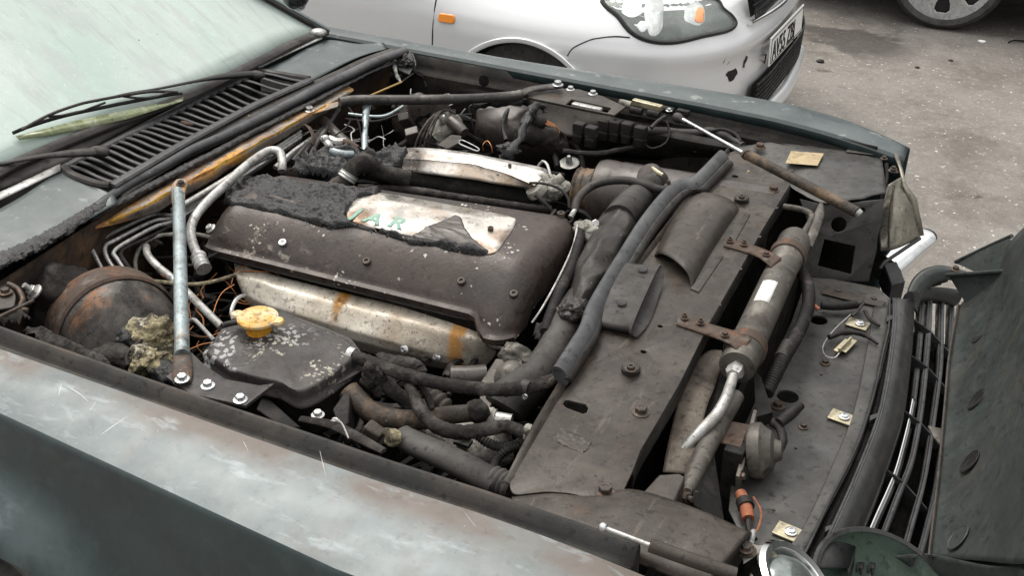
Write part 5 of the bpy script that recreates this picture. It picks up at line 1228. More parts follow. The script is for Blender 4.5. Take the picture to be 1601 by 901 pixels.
# ---- receiver drier
dt, db = W(1245, 372, .835), W(1152, 575, .835)
dax = (db - dt).normalized(); dl = (db - dt).length
prof = [(0, 0), (.016, 0), (.024, .004), (.029, .012), (.031, .02), (.031, .10), (.0285, .105), (.0285, dl - .075), (.0325, dl - .07), (.0325, dl - .045), (.030, dl - .04), (.030, dl - .004), (.028, dl), (.010, dl), (.010, dl - .002), (0, dl - .002)]
DR = mk('receiver_drier', lathe_bm(prof, dt, dax, 48), 'drier', CAR, label='long grimy metal cylinder lying before the radiator')
nb = lambda x, y: None
mk('drier_label', sheet([[dt + dax * q + V((-.0285 * math.cos(a) * .7 + .0, -.0285 * math.cos(a) * .0, 0)) + (basis(dax)[0] * 0) for q in (.1, .14)] for a in (0, 1)]), 'white', DR) if False else None
def on_cyl(q, a, r):
    up = (Z - dax * Z.dot(dax)).normalized(); sd_ = dax.cross(up)
    return dt + dax * q + (up * math.cos(a) + sd_ * math.sin(a)) * r
def best_side():
    c_ = dt + dax * .15; return (V((0, 0, CAMZ)) - c_).normalized()
sgn = 1 if on_cyl(.1, .8, .03).x < on_cyl(.1, -.8, .03).x else -1
mk('drier_label', grid([[on_cyl(q, sgn * a, .0290) for q in (.235, .26, .285, .31)] for a in (-.35, -.1, .15, .4, .6)]), 'white', DR, solid=.0003)
for q in (.085, dl - .058):
    mk('strap_ring', lathe_bm([(.0325, -.012), (.0345, -.011), (.0345, .011), (.0325, .012)], dt + dax * q, dax, 40), 'rust', DR)
mk('pipe_nut', lathe_bm([(0, -.004), (.013, -.004), (.0145, .002), (.0145, .014), (.011, .02), (0, .02)], db + dax * .004, dax, 6), 'alu', DR)
tube('drier_pipe', [db + dax * .015, W(1141, 606, .832), W(1133, 628, .828), W(1118, 652, .818), W(1095, 675, .805), W(1068, 702, .785), W(1050, 720, .77)], [.0075, .0085, .009, .009, .009, .0085, .008], 'alu', CAR, k=16, label='white-spotted aluminium pipe below the drier')
tube('drier_pipe', [(1225, 323, .852), (1250, 327, .855), (1267, 334, .856), (1268, 344, .852), (1258, 362, .845), (1248, 380, .838)], .0062, 'drier', CAR, k=14)
tube('flat_stay', [(1284, 318, .862), (1281, 335, .855), (1272, 360, .845), (1262, 385, .83)], [.004, .010, .011, .010], 'drier', CAR, k=14, flat=(V((0, .5, 1)), .5))
tube('flat_stay', [(1150, 620, .80), (1130, 655, .795), (1110, 690, .79), (1090, 730, .79), (1078, 760, .792), (1072, 778, .795)], [.014, .014, .015, .014, .011, .007], 'drier', CAR, k=18, label='flattened brown stay tube ending in a bolted eye')
bolt(CAR, W(1070, 776, .797), n=V((.8, -.5, .3)), r=.008, m='bolt', stud=.008)
bolt(CAR, W(1084, 772, .79), n=V((.9, -.3, .1)), r=.006, m='rust', washer=False)
for (a, b_, c_, zz) in (([(1060, 492, .866), (1140, 515, .866), (1160, 520, .868), (1175, 528, .870)], [(1058, 507, .866), (1130, 532, .866), (1150, 545, .866), (1160, 552, .860)], [(1070, 497), (1095, 505), (1133, 524)], 0), ([(1134, 371, .866), (1180, 384, .866), (1205, 394, .868), (1222, 403, .868)], [(1132, 384, .866), (1178, 398, .866), (1195, 408, .866), (1206, 418, .862)], [(1141, 377), (1163, 382), (1198, 398)], 0)):
    so_ = mk('drier_strap', sheet([a, b_], 16, 3), 'rust', CAR, solid=.003, label='rusty bracket strap holding the near end of the drier' if c_[0][0] < 1100 else 'rusty bracket strap holding the far end of the drier')
    for x, y in c_: bolt(so_, (x, y, .869), r=.0048, m='rust', stud=.004 if (x, y) != c_[2] else 0)
# ---- horn
hz_ = W(1185, 705, .765)
HN = mk('horn', lathe_bm([(0, -.016), (.030, -.016), (.040, -.012), (.043, -.004), (.043, .006), (.036, .012), (.030, .022), (.018, .026), (.014, .036), (0, .038)], hz_, V((.93, .15, .22)), 40), 'drier', CAR, label='round grimy horn')
mk('horn_bracket', prism_bm([(1133, 657, .79), (1172, 664, .79), (1158, 700, .785), (1120, 690, .785)], V((0, 0, -.003))), 'rust', HN, bevel=.001)
mk('horn_bracket', prism_bm([(1178, 640, .80), (1184, 642, .80), (1158, 748, .76), (1150, 744, .76)], V((.002, .0, -.02))), 'drier', HN, bevel=.001)
bolt(HN, W(1176, 672, .79), n=V((1, 0, .2)), r=.006, m='bolt', stud=.004); bolt(HN, W(1158, 745, .765), n=V((1, 0, .2)), r=.006, m='bolt')
mk('horn_bracket_post', box_bm(W(1145, 735, .74), (.03, .03, .09)), 'black', HN, bevel=.002)
tube('horn_lead', [(1205, 660, .775), (1218, 668, .772), (1224, 690, .768), (1212, 712, .762), (1200, 716, .762)], .0075, 'wires', HN, k=10)
mk('horn_plug', tube_bm([W(1218, 662, .78), W(1236, 648, .785), W(1252, 634, .788)], [.0085, .0095, .007], 12), 'wires', HN)
tube('loom', [(1250, 420, .80), (1262, 445, .80), (1264, 475, .80), (1255, 505, .80), (1240, 535, .80), (1225, 560, .80), (1210, 590, .79), (1198, 615, .78)], .0105, 'wires', CAR, k=14, corr=(.0062, .0018), label='ribbed black loom along the drier')
mk('loom_tape', tube_bm([W(1232, 540, .80), W(1221, 562, .80)], .0128, 14), 'rubber', CAR)
mk('amber_sleeve', tube_bm([W(1270, 476, .80), W(1280, 484, .795)], .004, 8), 'orange', CAR)

# ---- slam panel with its openings
SP = [(1262, 436, .72), (1300, 438, .72), (1372, 452, .72), (1392, 470, .72), (1392, 520, .72), (1376, 590, .72), (1352, 650, .72), (1318, 730, .72), (1270, 830, .72), (1230, 880, .72), (1165, 850, .72), (1140, 800, .72), (1150, 700, .72), (1195, 600, .72), (1240, 500, .72)]
SL = panel('slam_panel', SP, [('c', (1279, 502, .72), .0185), ('c', (1231, 622, .72), .0195), ('c', (1204, 799, .72), .002), ('c', (1288, 490, .72), .003)], .003, 'slam', CAR, label='grey front panel with round openings behind the grille')
mk('panel_step', sheet([[(1366, 480, .7225), (1356, 541, .7225), (1335, 641, .7225), (1300, 731, .7225), (1262, 813, .7225), (1230, 861, .7225)], [(1369, 480, .730), (1359, 541, .730), (1338, 641, .730), (1303, 731, .730), (1265, 813, .730), (1233, 861, .730)], [(1396, 475, .730), (1384, 549, .730), (1364, 634, .730), (1336, 716, .730), (1293, 800, .730), (1252, 878, .730)]], 60, 5), 'slam', CAR, solid=.002)
for x, y in ((1345, 507), (1320, 653), (1237, 833)):
    cl = mk('panel_clip', box_bm(W(x - 4, y, .727), (.040, .030, .003), rot=Matrix.Rotation(R_(-8), 3, 'Z')), 'brass', CAR, bevel=.0008)
    bolt(cl, W(x, y - 1, .730), r=.0062, m='steel', h=.003, recess=True)
for x, y, r in ((1290, 568, .0062), (1256, 668, .0055), (1366, 470, .006), (1310, 458, .006)): bolt(SL, (x, y, .7235), r=r, m='bolt')
for x, y in ((1284, 587), (1244, 702), (1209, 799)): bolt(SL, (x, y, .722), r=.0025, m='bolt')
bolt(SL, (1216, 636, .7235), r=.008, m='rust')
YB = mk('yellow_bracket', box_bm(W(1316, 541, .732), (.010, .050, .004), rot=Matrix.Rotation(R_(-14), 3, 'Z')), 'brass', CAR, bevel=.001)
mk('bracket_web', box_bm(W(1321, 540, .736), (.004, .050, .012), rot=Matrix.Rotation(R_(-14), 3, 'Z')), 'brass', YB, bevel=.001)
mk('bracket_web', box_bm(W(1327, 541, .731), (.012, .050, .003), rot=Matrix.Rotation(R_(-14), 3, 'Z')), 'brass', YB, bevel=.001)
tube('sensor_lead', [(1330, 492, .735), (1305, 515, .735), (1287, 540, .735), (1290, 556, .735), (1304, 560, .735), (1312, 553, .738)], .0012, 'alu', CAR, k=6)
tube('sensor_lead', [(1296, 528, .737), (1320, 520, .738), (1350, 523, .738), (1372, 538, .736)], [.005, .0055, .0045, .003], 'wires', CAR, k=10, wob=.4)
tube('sensor_lead', [(1352, 486, .74), (1360, 500, .738), (1375, 510, .736)], .0035, 'wires', CAR, k=8)
mk('sensor_plug', tube_bm([W(1284, 478, .74), W(1310, 479, .74), W(1340, 476, .74), W(1350, 474, .74)], [.0075, .0085, .0085, .005], 14), 'wires', CAR, label='black two-piece plug beside the round opening')
tube('sensor_lead', [(1278, 480, .74), (1270, 478, .742), (1266, 470, .745)], .002, 'strut', CAR, k=6)
tube('sensor_lead', [(1350, 474, .742), (1340, 488, .738), (1332, 494, .735)], .003, 'rubber', CAR, k=8)
mk('stay_plate', prism_bm([(1290, 449, .725), (1325, 458, .725), (1385, 474, .725), (1378, 482, .725), (1315, 468, .725), (1284, 460, .725)], V((0, 0, .003))), 'panel', CAR, bevel=.001)
OC = mk('orange_connector', tube_bm([W(1158, 772, .745), W(1165, 790, .745), W(1170, 812, .742)], [.0085, .010, .009], 14), 'orange', CAR, label='faded orange plug')
mk('connector_collar', tube_bm([W(1163, 784, .745), W(1167, 794, .745)], .0125, 14), 'wires', OC)
tube('connector_lead', [(1170, 812, .742), (1172, 830, .738), (1180, 845, .735)], .005, 'wires', OC, k=8)
tube('connector_lead', [(1178, 778, .745), (1190, 800, .742), (1186, 825, .74), (1178, 835, .738)], .0016, 'orange', OC, k=6)

# ---- headlamp panel at the far side
mk('headlamp_panel_top', sheet([[(1150, 232, .868), (1200, 222, .872), (1260, 228, .872), (1330, 236, .870), (1378, 240, .868)], [(1205, 262, .862), (1235, 262, .864), (1280, 272, .868), (1335, 268, .872), (1382, 272, .868)], [(1234, 292, .856), (1255, 305, .856), (1290, 318, .862), (1335, 312, .870), (1386, 300, .866)]], 40, 20, fn=lambda p, a, b: p + V((0, 0, .004 * fbm(p * 12 + V((3, 1, 0)), 3)))), 'slam', CAR, solid=.002, label='dark panel joining the far wing and headlamp')
HP = panel('headlamp_panel', [(1250, 312, .86), (1290, 322, .862), (1340, 318, .868), (1378, 312, .866), (1370, 340, .82), (1366, 370, .79), (1372, 392, .78), (1362, 442, .725), (1328, 440, .722), (1262, 434, .722), (1256, 400, .76), (1262, 350, .81)], [('c', (1311, 351, .825), .0165), ('c', (1348, 329, .845), .0068), [(1288, 373, .8), (1338, 384, .8), (1331, 430, .8), (1277, 416, .8)]], .003, 'slam', CAR, label='upright dark panel with two round holes and a square opening')
mk('panel_back', sheet([[(1250, 320, .80), (1310, 330, .80), (1385, 320, .80)], [(1270, 380, .70), (1310, 400, .70), (1365, 400, .70)], [(1270, 430, .64), (1310, 430, .64), (1360, 430, .64)]], 8, 8), 'bay', CAR, solid=.002)
LB = mk('paper_label', prism_bm([(1237, 236, .877), (1288, 240, .877), (1278, 259, .877), (1228, 255, .877)], V((0, 0, .0004))), 'label', CAR, label='tan scorched paper label')
bolt(CAR, (1188, 231, .876), r=.009, m='rust'); bolt(CAR, (1354, 233, .876), r=.009, m='bolt'); bolt(CAR, (1236, 270, .872), r=.005, m='rust')
mk('lamp_bracket', prism_bm([(1330, 228, .872), (1368, 236, .872), (1366, 243, .872), (1322, 238, .872)], V((0, 0, .002))), 'slam', CAR, bevel=.001)
# far headlamp bucket, chromed edge trim
hbk = [[(1386, 292, .85), (1396, 284, .86), (1408, 278, .86), (1414, 284, .855)], [(1380, 318, .82), (1392, 308, .83), (1406, 304, .835), (1424, 312, .825)], [(1376, 350, .78), (1390, 345, .79), (1408, 342, .795), (1431, 344, .78)], [(1376, 392, .74), (1392, 392, .74), (1410, 385, .745), (1437, 371, .74)]]
HB = mk('headlamp', sheet(hbk, 20, 20, fn=lambda p, a, b: p + V((0, -.006, .006)) * math.sin(a * 3.14) * math.sin(b * 3.14)), 'lens', CAR, solid=.003, label='back of the far headlamp, dusty beige', auto=60)
mk('headlamp_rim', grid([[(1398, 240, .885), (1406, 262, .872), (1412, 290, .855), (1421, 312, .828), (1429, 342, .785), (1435, 370, .743)], [(1403, 239, .885), (1411, 262, .872), (1418, 290, .855), (1433, 310, .828), (1440, 342, .785), (1445, 368, .743)]]), 'lens', HB, solid=.004)
mk('headlamp_seam', tube_bm([(1398, 290, .862), (1393, 320, .83), (1390, 350, .795), (1390, 388, .75)], .0025, 8), 'bolt', HB)
tube('headlamp_edge', [(1438, 373, .742), (1410, 392, .738), (1384, 410, .73), (1376, 420, .72)], .004, 'plastic', HB, k=8)
mk('lamp_bracket', lump_bm(W(1396, 268, .88), (.011, .008, .004), 7, .2, 3, 60), 'bolt', HB)
bolt(HB, (1397, 264, .886), r=.005); bolt(HB, (1382, 248, .885), r=.005)
tube('lamp_lead', [(1386, 256, .87), (1386, 280, .85), (1380, 300, .84), (1376, 310, .83)], .004, 'wires', CAR)
# bumper: chrome corner glimpses
mk('bumper', tube_bm([(1380, 420, .58), (1402, 402, .59), (1425, 386, .60), (1444, 374, .605), (1454, 369, .605), (1459, 366, .605)], [.050, .048, .040, .036, .022, .004], 24, 24, flat=(Z, .75)), 'chrome', CAR, label='chromed bumper end beside the far headlamp')
mk('bumper', sheet([[V((.02, 1.0, .56)), V((.04, 1.5, .56)), V((.03, 2.1, .56))], [V((.07, 1.0, .53)), V((.09, 1.5, .53)), V((.08, 2.1, .53))], [V((.07, 1.0, .44)), V((.09, 1.5, .44)), V((.08, 2.1, .44))]], 20, 10), 'chrome', CAR, solid=.003)
mk('bumper_block', prism_bm([(1380, 412, .68), (1402, 408, .68), (1416, 440, .68), (1394, 446, .68)], V((0, 0, -.05))), 'plastic', CAR, bevel=.003)
# ---- grille surround and bars (plan-curved plastic)
def gl(px, z, n=60):
    return cr([W(x, y, z) for x, y in px], n)
L1 = [(1392, 468), (1391, 510), (1382, 551), (1365, 626), (1340, 701), (1305, 771), (1270, 846), (1250, 885)]
L2 = [(1399, 466), (1398, 510), (1390, 576), (1375, 651), (1345, 731), (1310, 811), (1290, 853), (1272, 888)]
LM = [(1416, 468), (1415, 515), (1408, 580), (1393, 655), (1366, 735), (1334, 812), (1314, 856), (1298, 890)]
L4 = [(1430, 462), (1429, 510), (1424, 565), (1414, 640), (1398, 695), (1375, 761), (1345, 836), (1328, 888)]
B2 = [(1456, 458), (1454, 510), (1450, 565), (1442, 640), (1428, 715), (1405, 775), (1385, 828), (1364, 888)]
B3 = [(1474, 456), (1473, 510), (1471, 576), (1460, 661), (1447, 745), (1430, 808), (1418, 850), (1404, 888)]
B4 = [(1490, 460), (1489, 520), (1486, 600), (1478, 671), (1466, 760), (1452, 820), (1444, 850), (1432, 888)]
a1 = gl(L1, .735); a1b = gl([(x + 2, y + 2) for x, y in L1], .715); a2b = gl([(x - 3, y) for x, y in L2], .715); a2 = gl(L2, .742); a2c = gl([(x + 4, y) for x, y in L2], .742); am = gl(LM, .728); a4 = gl(L4, .715)
def band(A, B, name, m='plastic', parent=None, solid=.003, mid=None):
    bm = bmesh.new(); rows = [A] + (mid or []) + [B]; vs = [[bm.verts.new(p) for p in r] for r in rows]
    for a, b in zip(vs, vs[1:]):
        for i in range(len(a) - 1): bm.faces.new((a[i], a[i + 1], b[i + 1], b[i]))
    return mk(name, bm, m, parent or CAR, solid=solid)
GS = band(a1, a1b, 'grille_surround', mid=None)
GS['label'] = 'dusty black plastic surround above the grille'
band(a1b, a2b, 'surround_channel', parent=GS, m='black'); band(a2b, a2, 'surround_ridge', parent=GS, m='hoodgrey'); band(a2, a2c, 'surround_ridge', parent=GS, m='hoodgrey')
band(a2c, a4, 'surround_face', parent=GS, mid=[am])
def down(P, dx, dz): return [p + V((dx, 0, dz)) for p in P]
band(a4, down(a4, .004, -.030), 'grille_bar', parent=GS, m='hoodgrey')
B12 = [((a + c) / 2, (b + d) / 2) for (a, b), (c, d) in zip(L4, B2)]
for (B, z) in ((B12, .69), (B2, .69), (B3, .675), (B4, .66)):
    g1 = gl([(x - 2.6, y) for x, y in B], z); g2 = gl([(x + 2.6, y + 1) for x, y in B], z)
    o = band(g1, g2, 'grille_bar', m='hoodgrey'); band(g2, down(g2, .002, -.030), 'bar_face', parent=o); band(g1, down(g1, -.002, -.030), 'bar_face', parent=o)
for (x, y) in ((1429, 500), (1424, 556), (1412, 642), (1385, 735), (1350, 826)):
    mk('grille_crossbar', prism_bm([(x, y, .712), (x + 27, y + 20, .69), (x + 47, y + 42, .675), (x + 64, y + 62, .66), (x + 64, y + 76, .64), (x + 45, y + 58, .655), (x + 25, y + 40, .66), (x, y + 26, .68)], V((0, .004, 0))), 'plastic', CAR, bevel=.0006)
mk('grille_end_cap', tube_bm([(1420, 470, .715), (1440, 463, .70), (1465, 462, .69), (1496, 466, .675)], .012, 10, flat=(Z, 1.6)), 'plastic', CAR)
for (x, y) in ((1392, 495), (1366, 650), (1296, 824)):
    mk('surround_tab', prism_bm([(x - 6, y, .735), (x + 16, y - 8, .738), (x + 16, y - 2, .738), (x - 6, y + 8, .735)], V((0, 0, -.012))), 'plastic', GS, bevel=.001)
gt = gl([(1428, 620), (1420, 660), (1410, 700), (1400, 735), (1388, 765), (1372, 800), (1358, 832), (1343, 868)], .70)
band(gt, [p + V((.008, 0, -.010)) for p in gt], 'grille_trim', m='chrome')
band([p + V((.0, 0, -.05)) for p in a1], [p + V((.11, 0, -.10)) for p in a4], 'grille_backing', m='bay')
# ---- near headlamps
c1 = W(1246, 914, .80)
NH = mk('headlamp', lathe_bm([(.060, -.03), (.063, .0), (.058, .006), (.050, .004), (.046, -.004), (.046, -.02)], c1, V((.55, .1, .8)), 40), 'chrome', CAR, label='chrome-rimmed near headlamp')
mk('headlamp_glass', lathe_bm([(.046, -.006), (.035, .006), (.02, .012), (0, .014)], c1, V((.55, .1, .8)), 40), 'plastlens', NH)
c2 = W(1385, 925, .72)
N2 = mk('headlamp_shroud', lathe_bm([(0, -.07), (.05, -.066), (.075, -.05), (.090, -.02), (.097, .001), (.100, -.002), (.10, -.06), (0, -.09)], c2, V((.25, -.1, .95)), 48), 'green', CAR, solid=.003, label='green-tinged round shroud at the near front corner')
mk('shroud_rim', lathe_bm([(.094, .002), (.10, .004), (.104, .0), (.10, -.006)], c2, V((.25, -.1, .95)), 48), 'plastic', N2)
AB = mk('lamp_adjuster', prism_bm([(1148, 862, .83), (1165, 850, .83), (1185, 856, .83), (1195, 855, .83), (1180, 872, .83), (1162, 884, .83), (1160, 872, .83)], V((0, 0, .003))), 'cast', CAR, bevel=.001, label='bent grey bracket with a large bolt')
bolt(AB, (1166, 862, .834), r=.009, m='bolt'); bolt(AB, (1166, 860, .842), r=.006, m='bolt')
mk('lamp_mount', prism_bm([(1192, 862, .82), (1212, 858, .82), (1220, 875, .82), (1180, 915, .82), (1168, 905, .82)], V((0, 0, -.03))), 'lens', CAR, bevel=.003)
tube('lamp_post', [(1178, 832, .82), (1175, 845, .825), (1172, 856, .83)], .004, 'alu', CAR)
# ---- far bonnet hinge and raised bonnet
hx = [(1416, 472, .71), (1420, 452, .725), (1430, 434, .74), (1446, 422, .75), (1470, 417, .755), (1500, 424, .75), (1525, 432, .745)]
HG = mk('bonnet_hinge', sheet([hx, [(x + 10, y + 8, z - .004) for x, y, z in hx], [(x + 16, y + 20, z - .02) for x, y, z in hx]], 40, 5), 'bonnet', CAR, solid=.004, label='curved black hinge arm')
mk('hinge_web', sheet([[(1416, 468, .71), (1421, 450, .725), (1436, 436, .735), (1452, 430, .74), (1480, 428, .745)], [(1436, 474, .70), (1438, 462, .705), (1446, 452, .712), (1460, 446, .718), (1482, 440, .73)]], 24, 3), 'plastic', HG, solid=.003)
bolt(HG, (1494, 422, .765), r=.006); mk('hinge_pivot', tube_bm([W(1446, 446, .70), W(1470, 440, .71)], .008, 10), 'bolt', HG)
brow = [[(1502, 478, .735), (1488, 560, .735), (1481, 640, .735), (1472, 740, .735), (1457, 872, .735)],
    [(1520, 456, .76), (1512, 560, .76), (1504, 640, .76), (1496, 740, .76), (1482, 874, .76)],
    [(1560, 412, .83), (1556, 560, .83), (1550, 640, .83), (1546, 740, .83), (1538, 878, .83)],
    [(1584, 374, .90), (1592, 560, .90), (1588, 640, .90), (1584, 740, .90), (1576, 882, .90)],
    [(1640, 320, 1.02), (1655, 560, 1.02), (1652, 640, 1.02), (1650, 740, 1.02), (1640, 886, 1.02)],
    [(1760, 190, 1.22), (1790, 480, 1.22), (1800, 640, 1.22), (1800, 760, 1.22), (1790, 930, 1.22)]]
BN = mk('bonnet', sheet(brow, 60, 40), 'bonnet', CAR, solid=.0015, label='open bonnet seen from its grey-green underside')
mk('bonnet_skin', sheet([[W(*p) + V((.022, 0, -.004)) for p in r] for r in brow], 40, 30), 'paint', BN, solid=.0015)
mk('bonnet_lip', tube_bm([W(x - 3, y, z) for x, y, z in brow[0]], .005, 8, 40, flat=(V((1, 0, 1)), .5)), 'panel', BN)
bmesh.new() or mk('stiffener_fold', tube_bm([W(x, y, z + .002) for x, y, z in [(1535, 440, .79)] + [(a, b, .80) for a, b in ((1532, 560), (1527, 640), (1521, 740), (1510, 876))]], .0016, 8, 40), 'bonnet', BN)
for k_, (x, y) in enumerate(((1533, 523), (1528, 625), (1517, 723), (1499, 842))):
    c_ = W(x, y, ip(x - (1512 - (y - 560) * .095), [(-20, .75), (0, .76), (44, .83)]))
    nn = (W(1556, 560, .83) - W(1512, 560, .76)); nn = V((-nn.z, 0, nn.x)).normalized()
    mk('stiffener_recess', lathe_bm([(0, .0004), (.0185, .0005), (.0195, .0014), (.0210, .0004)], c_ + nn * .0012, nn, 36), 'black' if k_ < 3 else 'bonnet', BN)
mk('bonnet_gusset', prism_bm([(1482, 430, .775), (1582, 423, .86), (1520, 492, .735)], V((0, .004, 0))), 'bonnet', BN, bevel=.001)
mk('bonnet_gusset', prism_bm([(1494, 412, .77), (1580, 371, .89), (1584, 424, .855), (1530, 428, .80)], V((0, .004, 0))), 'bonnet', BN, bevel=.001)
tube('gusset_flange', [(1480, 430, .777), (1530, 427, .82), (1580, 423, .862), (1604, 418, .885)], .004, 'bonnet', BN, k=8)
tube('gusset_flange', [(1494, 410, .772), (1540, 388, .835), (1582, 369, .892)], .004, 'bonnet', BN, k=8)
tube('gusset_flange', [(1514, 496, .735), (1545, 462, .79), (1576, 428, .855)], .004, 'bonnet', BN, k=8)
mk('bonnet_edge', sheet([[(1398, 870, .72), (1450, 866, .73), (1540, 884, .83), (1600, 886, .92)], [(1420, 884, .70), (1460, 892, .71), (1545, 900, .82), (1605, 900, .92)], [(1440, 905, .68), (1480, 915, .70), (1550, 915, .80), (1605, 915, .9)]], 16, 6), 'bonnet', BN, solid=.002)
panel('bonnet_catch_plate', [(1452, 668, .70), (1470, 672, .70), (1482, 690, .70), (1474, 700, .70), (1460, 684, .70)], [], .002, 'drier', BN)

# ---- wipers
WP = mk('wiper', tube_bm([(-30, 262, .975), (55, 246, .978), (100, 241, .975), (140, 238, .972), (168, 236, .968)], [.005, .006, .010, .013, .012], 12, 30, flat=(Z, .6)), 'rubber', CAR, label='near wiper arm lying along the screen edge')
mk('wiper_boss', lump_bm(W(156, 236, .972), (.022, .012, .010), 3, .12, 4, 40), 'rubber', WP)
WA = mk('wiper', tube_bm([(150, 158, 1.012), (200, 146, 1.006), (250, 138, 1.0), (310, 126, .992), (345, 120, .988), (392, 116, .978), (408, 118, .975)], [.0035, .0035, .004, .005, .010, .013, .010], 12, 50, flat=(Z, .6)), 'letter', CAR, label='far wiper with its blade parked across the glass')
mk('wiper_boss', lump_bm(W(402, 117, .976), (.020, .012, .010), 4, .12, 4, 40), 'rubber', WA)
bl = [(20, 208, 1.020), (50, 196, 1.020), (100, 181, 1.014), (160, 168, 1.008), (220, 156, 1.002), (265, 148, .996), (285, 146, .992)]
mk('wiper_blade', tube_bm(bl, [.0035, .004, .004, .004, .004, .004, .003], 8, 60, flat=(V((1, 0, .4)), .6)), 'letter', WA)
mk('blade_bow', tube_bm([(34, 203, 1.024), (76, 180, 1.032), (120, 164, 1.032), (150, 157, 1.030), (200, 148, 1.022), (240, 143, 1.012), (278, 144, 1.0)], .0032, 8, 60), 'rubber', WA)
mk('blade_bow', tube_bm([(76, 182, 1.028), (100, 180, 1.020), (130, 173, 1.016), (165, 160, 1.028)], .0025, 8, 20), 'rubber', WA)
mk('blade_bow', tube_bm([(190, 150, 1.022), (215, 153, 1.010), (240, 152, 1.004), (268, 143, 1.004)], .0025, 8, 20), 'rubber', WA)
WM = mk('wing_mirror', lump_bm(W(462, -6, 1.10), (.030, .035, .030), 5, .06, 4, 10), 'darkcar', CAR)
mk('mirror_rim', lump_bm(W(468, 2, 1.09), (.014, .020, .022), 6, .06, 4, 10), 'chrome', WM)

bl2 = [(24, 213, 1.0), (60, 203, .998), (110, 190, .995), (170, 178, .99), (225, 168, .985), (272, 157, .982), (290, 150, .98)]
def on_glass(px, py):
    """sight line met with the glass: it rises from its base line at a fixed slope"""
    best = None
    for k in range(120):
        z = .972 + k * .003; p = W(px, py, z)
        # base point with the same Y
        for a, b in zip(gb, gb[1:]):
            if min(a.y, b.y) <= p.y <= max(a.y, b.y):
                q = a.lerp(b, (p.y - a.y) / (b.y - a.y)); want = q.z + (q.x - p.x) * .5 / .86
                e = abs(want + .010 - p.z)
                if best is None or e < best[0]: best = (e, p)
    return best[1] if best else W(px, py, 1.0)

# flakes of burnt filler lying along the grille skirt
for x, y in ((219, 268), (233, 262), (246, 252), (251, 249), (259, 243), (277, 232), (232, 270), (388, 181), (240, 257)):
    mk('ash_flake', lump_bm(W(x, y, .935), (random.uniform(.003, .006), random.uniform(.002, .004), .002), x, .5, 3, 200), 'foam', CAR)
# scratches through the dust on the near wing
for P_, r_ in (([(96, 602), (118, 612), (138, 628)], .0011), ([(96, 602), (92, 618)], .0012), ([(150, 686), (175, 668), (200, 651)], .0011), ([(140, 643), (152, 626)], .0006), ([(232, 700), (248, 672)], .0006), ([(500, 705), (510, 748)], .0005), ([(725, 800), (745, 826)], .0004), ([(380, 690), (388, 706)], .0005)):
    Q_ = []
    for x, y in P_:
        p = W(x, y, .914); xx = p.x
        ye = ip(xx, [(-2.3, .875), (-1.3, .886), (-.6, .887), (-.14, .905)]); yc = ip(xx, [(-2.3, .80), (-1.15, .785), (-.56, .745), (-.14, .75)]); zt = ip(xx, [(-2.3, .925), (-1.3, .918), (-.45, .91), (-.14, .896)])
        for _ in range(3):
            q = max(0, min(1, (ye - p.y) / (ye - yc))); p = W(x, y, zt + .005 * math.sin(q * 3.0) - .016 * q ** 1.5 + .0010)
        Q_.append(p)
    mk('scratch', tube_bm(Q_, [r_ * .3, r_, r_ * .4], 6, 24, wob=.6, wf=200, flat=(Z, .3)), 'scratchmark', NW)

# spot welds and pressed marks in the sheet metal
for k in range(15):
    y = lerp(1.16, 2.12, k / 14); mk('spot_weld', lathe_bm([(0, -.0006), (.0022, -.0002), (.0034, .0004), (.0040, 0)], V((-.337, y, .8618)), Z, 12), 'panel', RAD) if k % 2 == 0 else None

# ================================================================== LOOSE THINGS
lf = mk('dead_leaf', lump_bm(W(293, 193, .957), (.016, .006, .0035), 8, .5, 4, 90), 'leaf', None)
lf['label'] = 'curled brown dead leaf lying on the scuttle grille'; lf['category'] = 'leaf'

wp = [(24, 213), (60, 204), (110, 191), (170, 178), (225, 167), (272, 156), (288, 151), (286, 158), (250, 170), (200, 186), (140, 200), (80, 212), (30, 219)]
wq = [on_glass(x, y) for x, y in wp]
cwq = sum(wq, V()) / len(wq)
bm = bmesh.new(); bm.faces.new([bm.verts.new(p) for p in wq]); bmesh.ops.triangulate(bm, faces=bm.faces[:])
mk('wiped_patch', bm, 'wiped', CAR, solid=.001, label='olive sliver of glass wiped clean under the blade')
# ================================================================== SILVER CAR
SC = thing('hatchback_car', 'silver hatchback parked behind the burnt car, its front bumper chipped', 'car', (-2.6, 4.3, 0))
CX, CY, HA, HB_ = -1.62, 4.32, .80, .86
def plan(u):
    """u 0..1: rear left of the near side -> round the nose -> rear of the far side; returns point and inward normal"""
    L_ = 2.9
    if u < .38: t = u / .38; return V((CX - L_ * (1 - t), CY - HB_, 0)), V((0, 1, 0)), 0
    if u > .62: t = (u - .62) / .38; return V((CX - L_ * t, CY + HB_, 0)), V((0, -1, 0)), 0
    th = (u - .38) / .24 * math.pi
    c_, s_ = math.sin(th), math.cos(th)
    x = HA * abs(c_) ** (2 / 3.2); y = HB_ * abs(s_) ** (2 / 3.2) * (1 if s_ > 0 else -1)
    n = V((-abs(x / HA) ** 2.2 / HA, abs(y / HB_) ** 2.2 / HB_ * (1 if y > 0 else -1), 0)).normalized()
    return V((CX + x, CY - y, 0)), n, abs(c_)
ZR = [.17, .22, .30, .40, .48, .55, .60, .64, .68, .72, .76, .80, .85, .90]
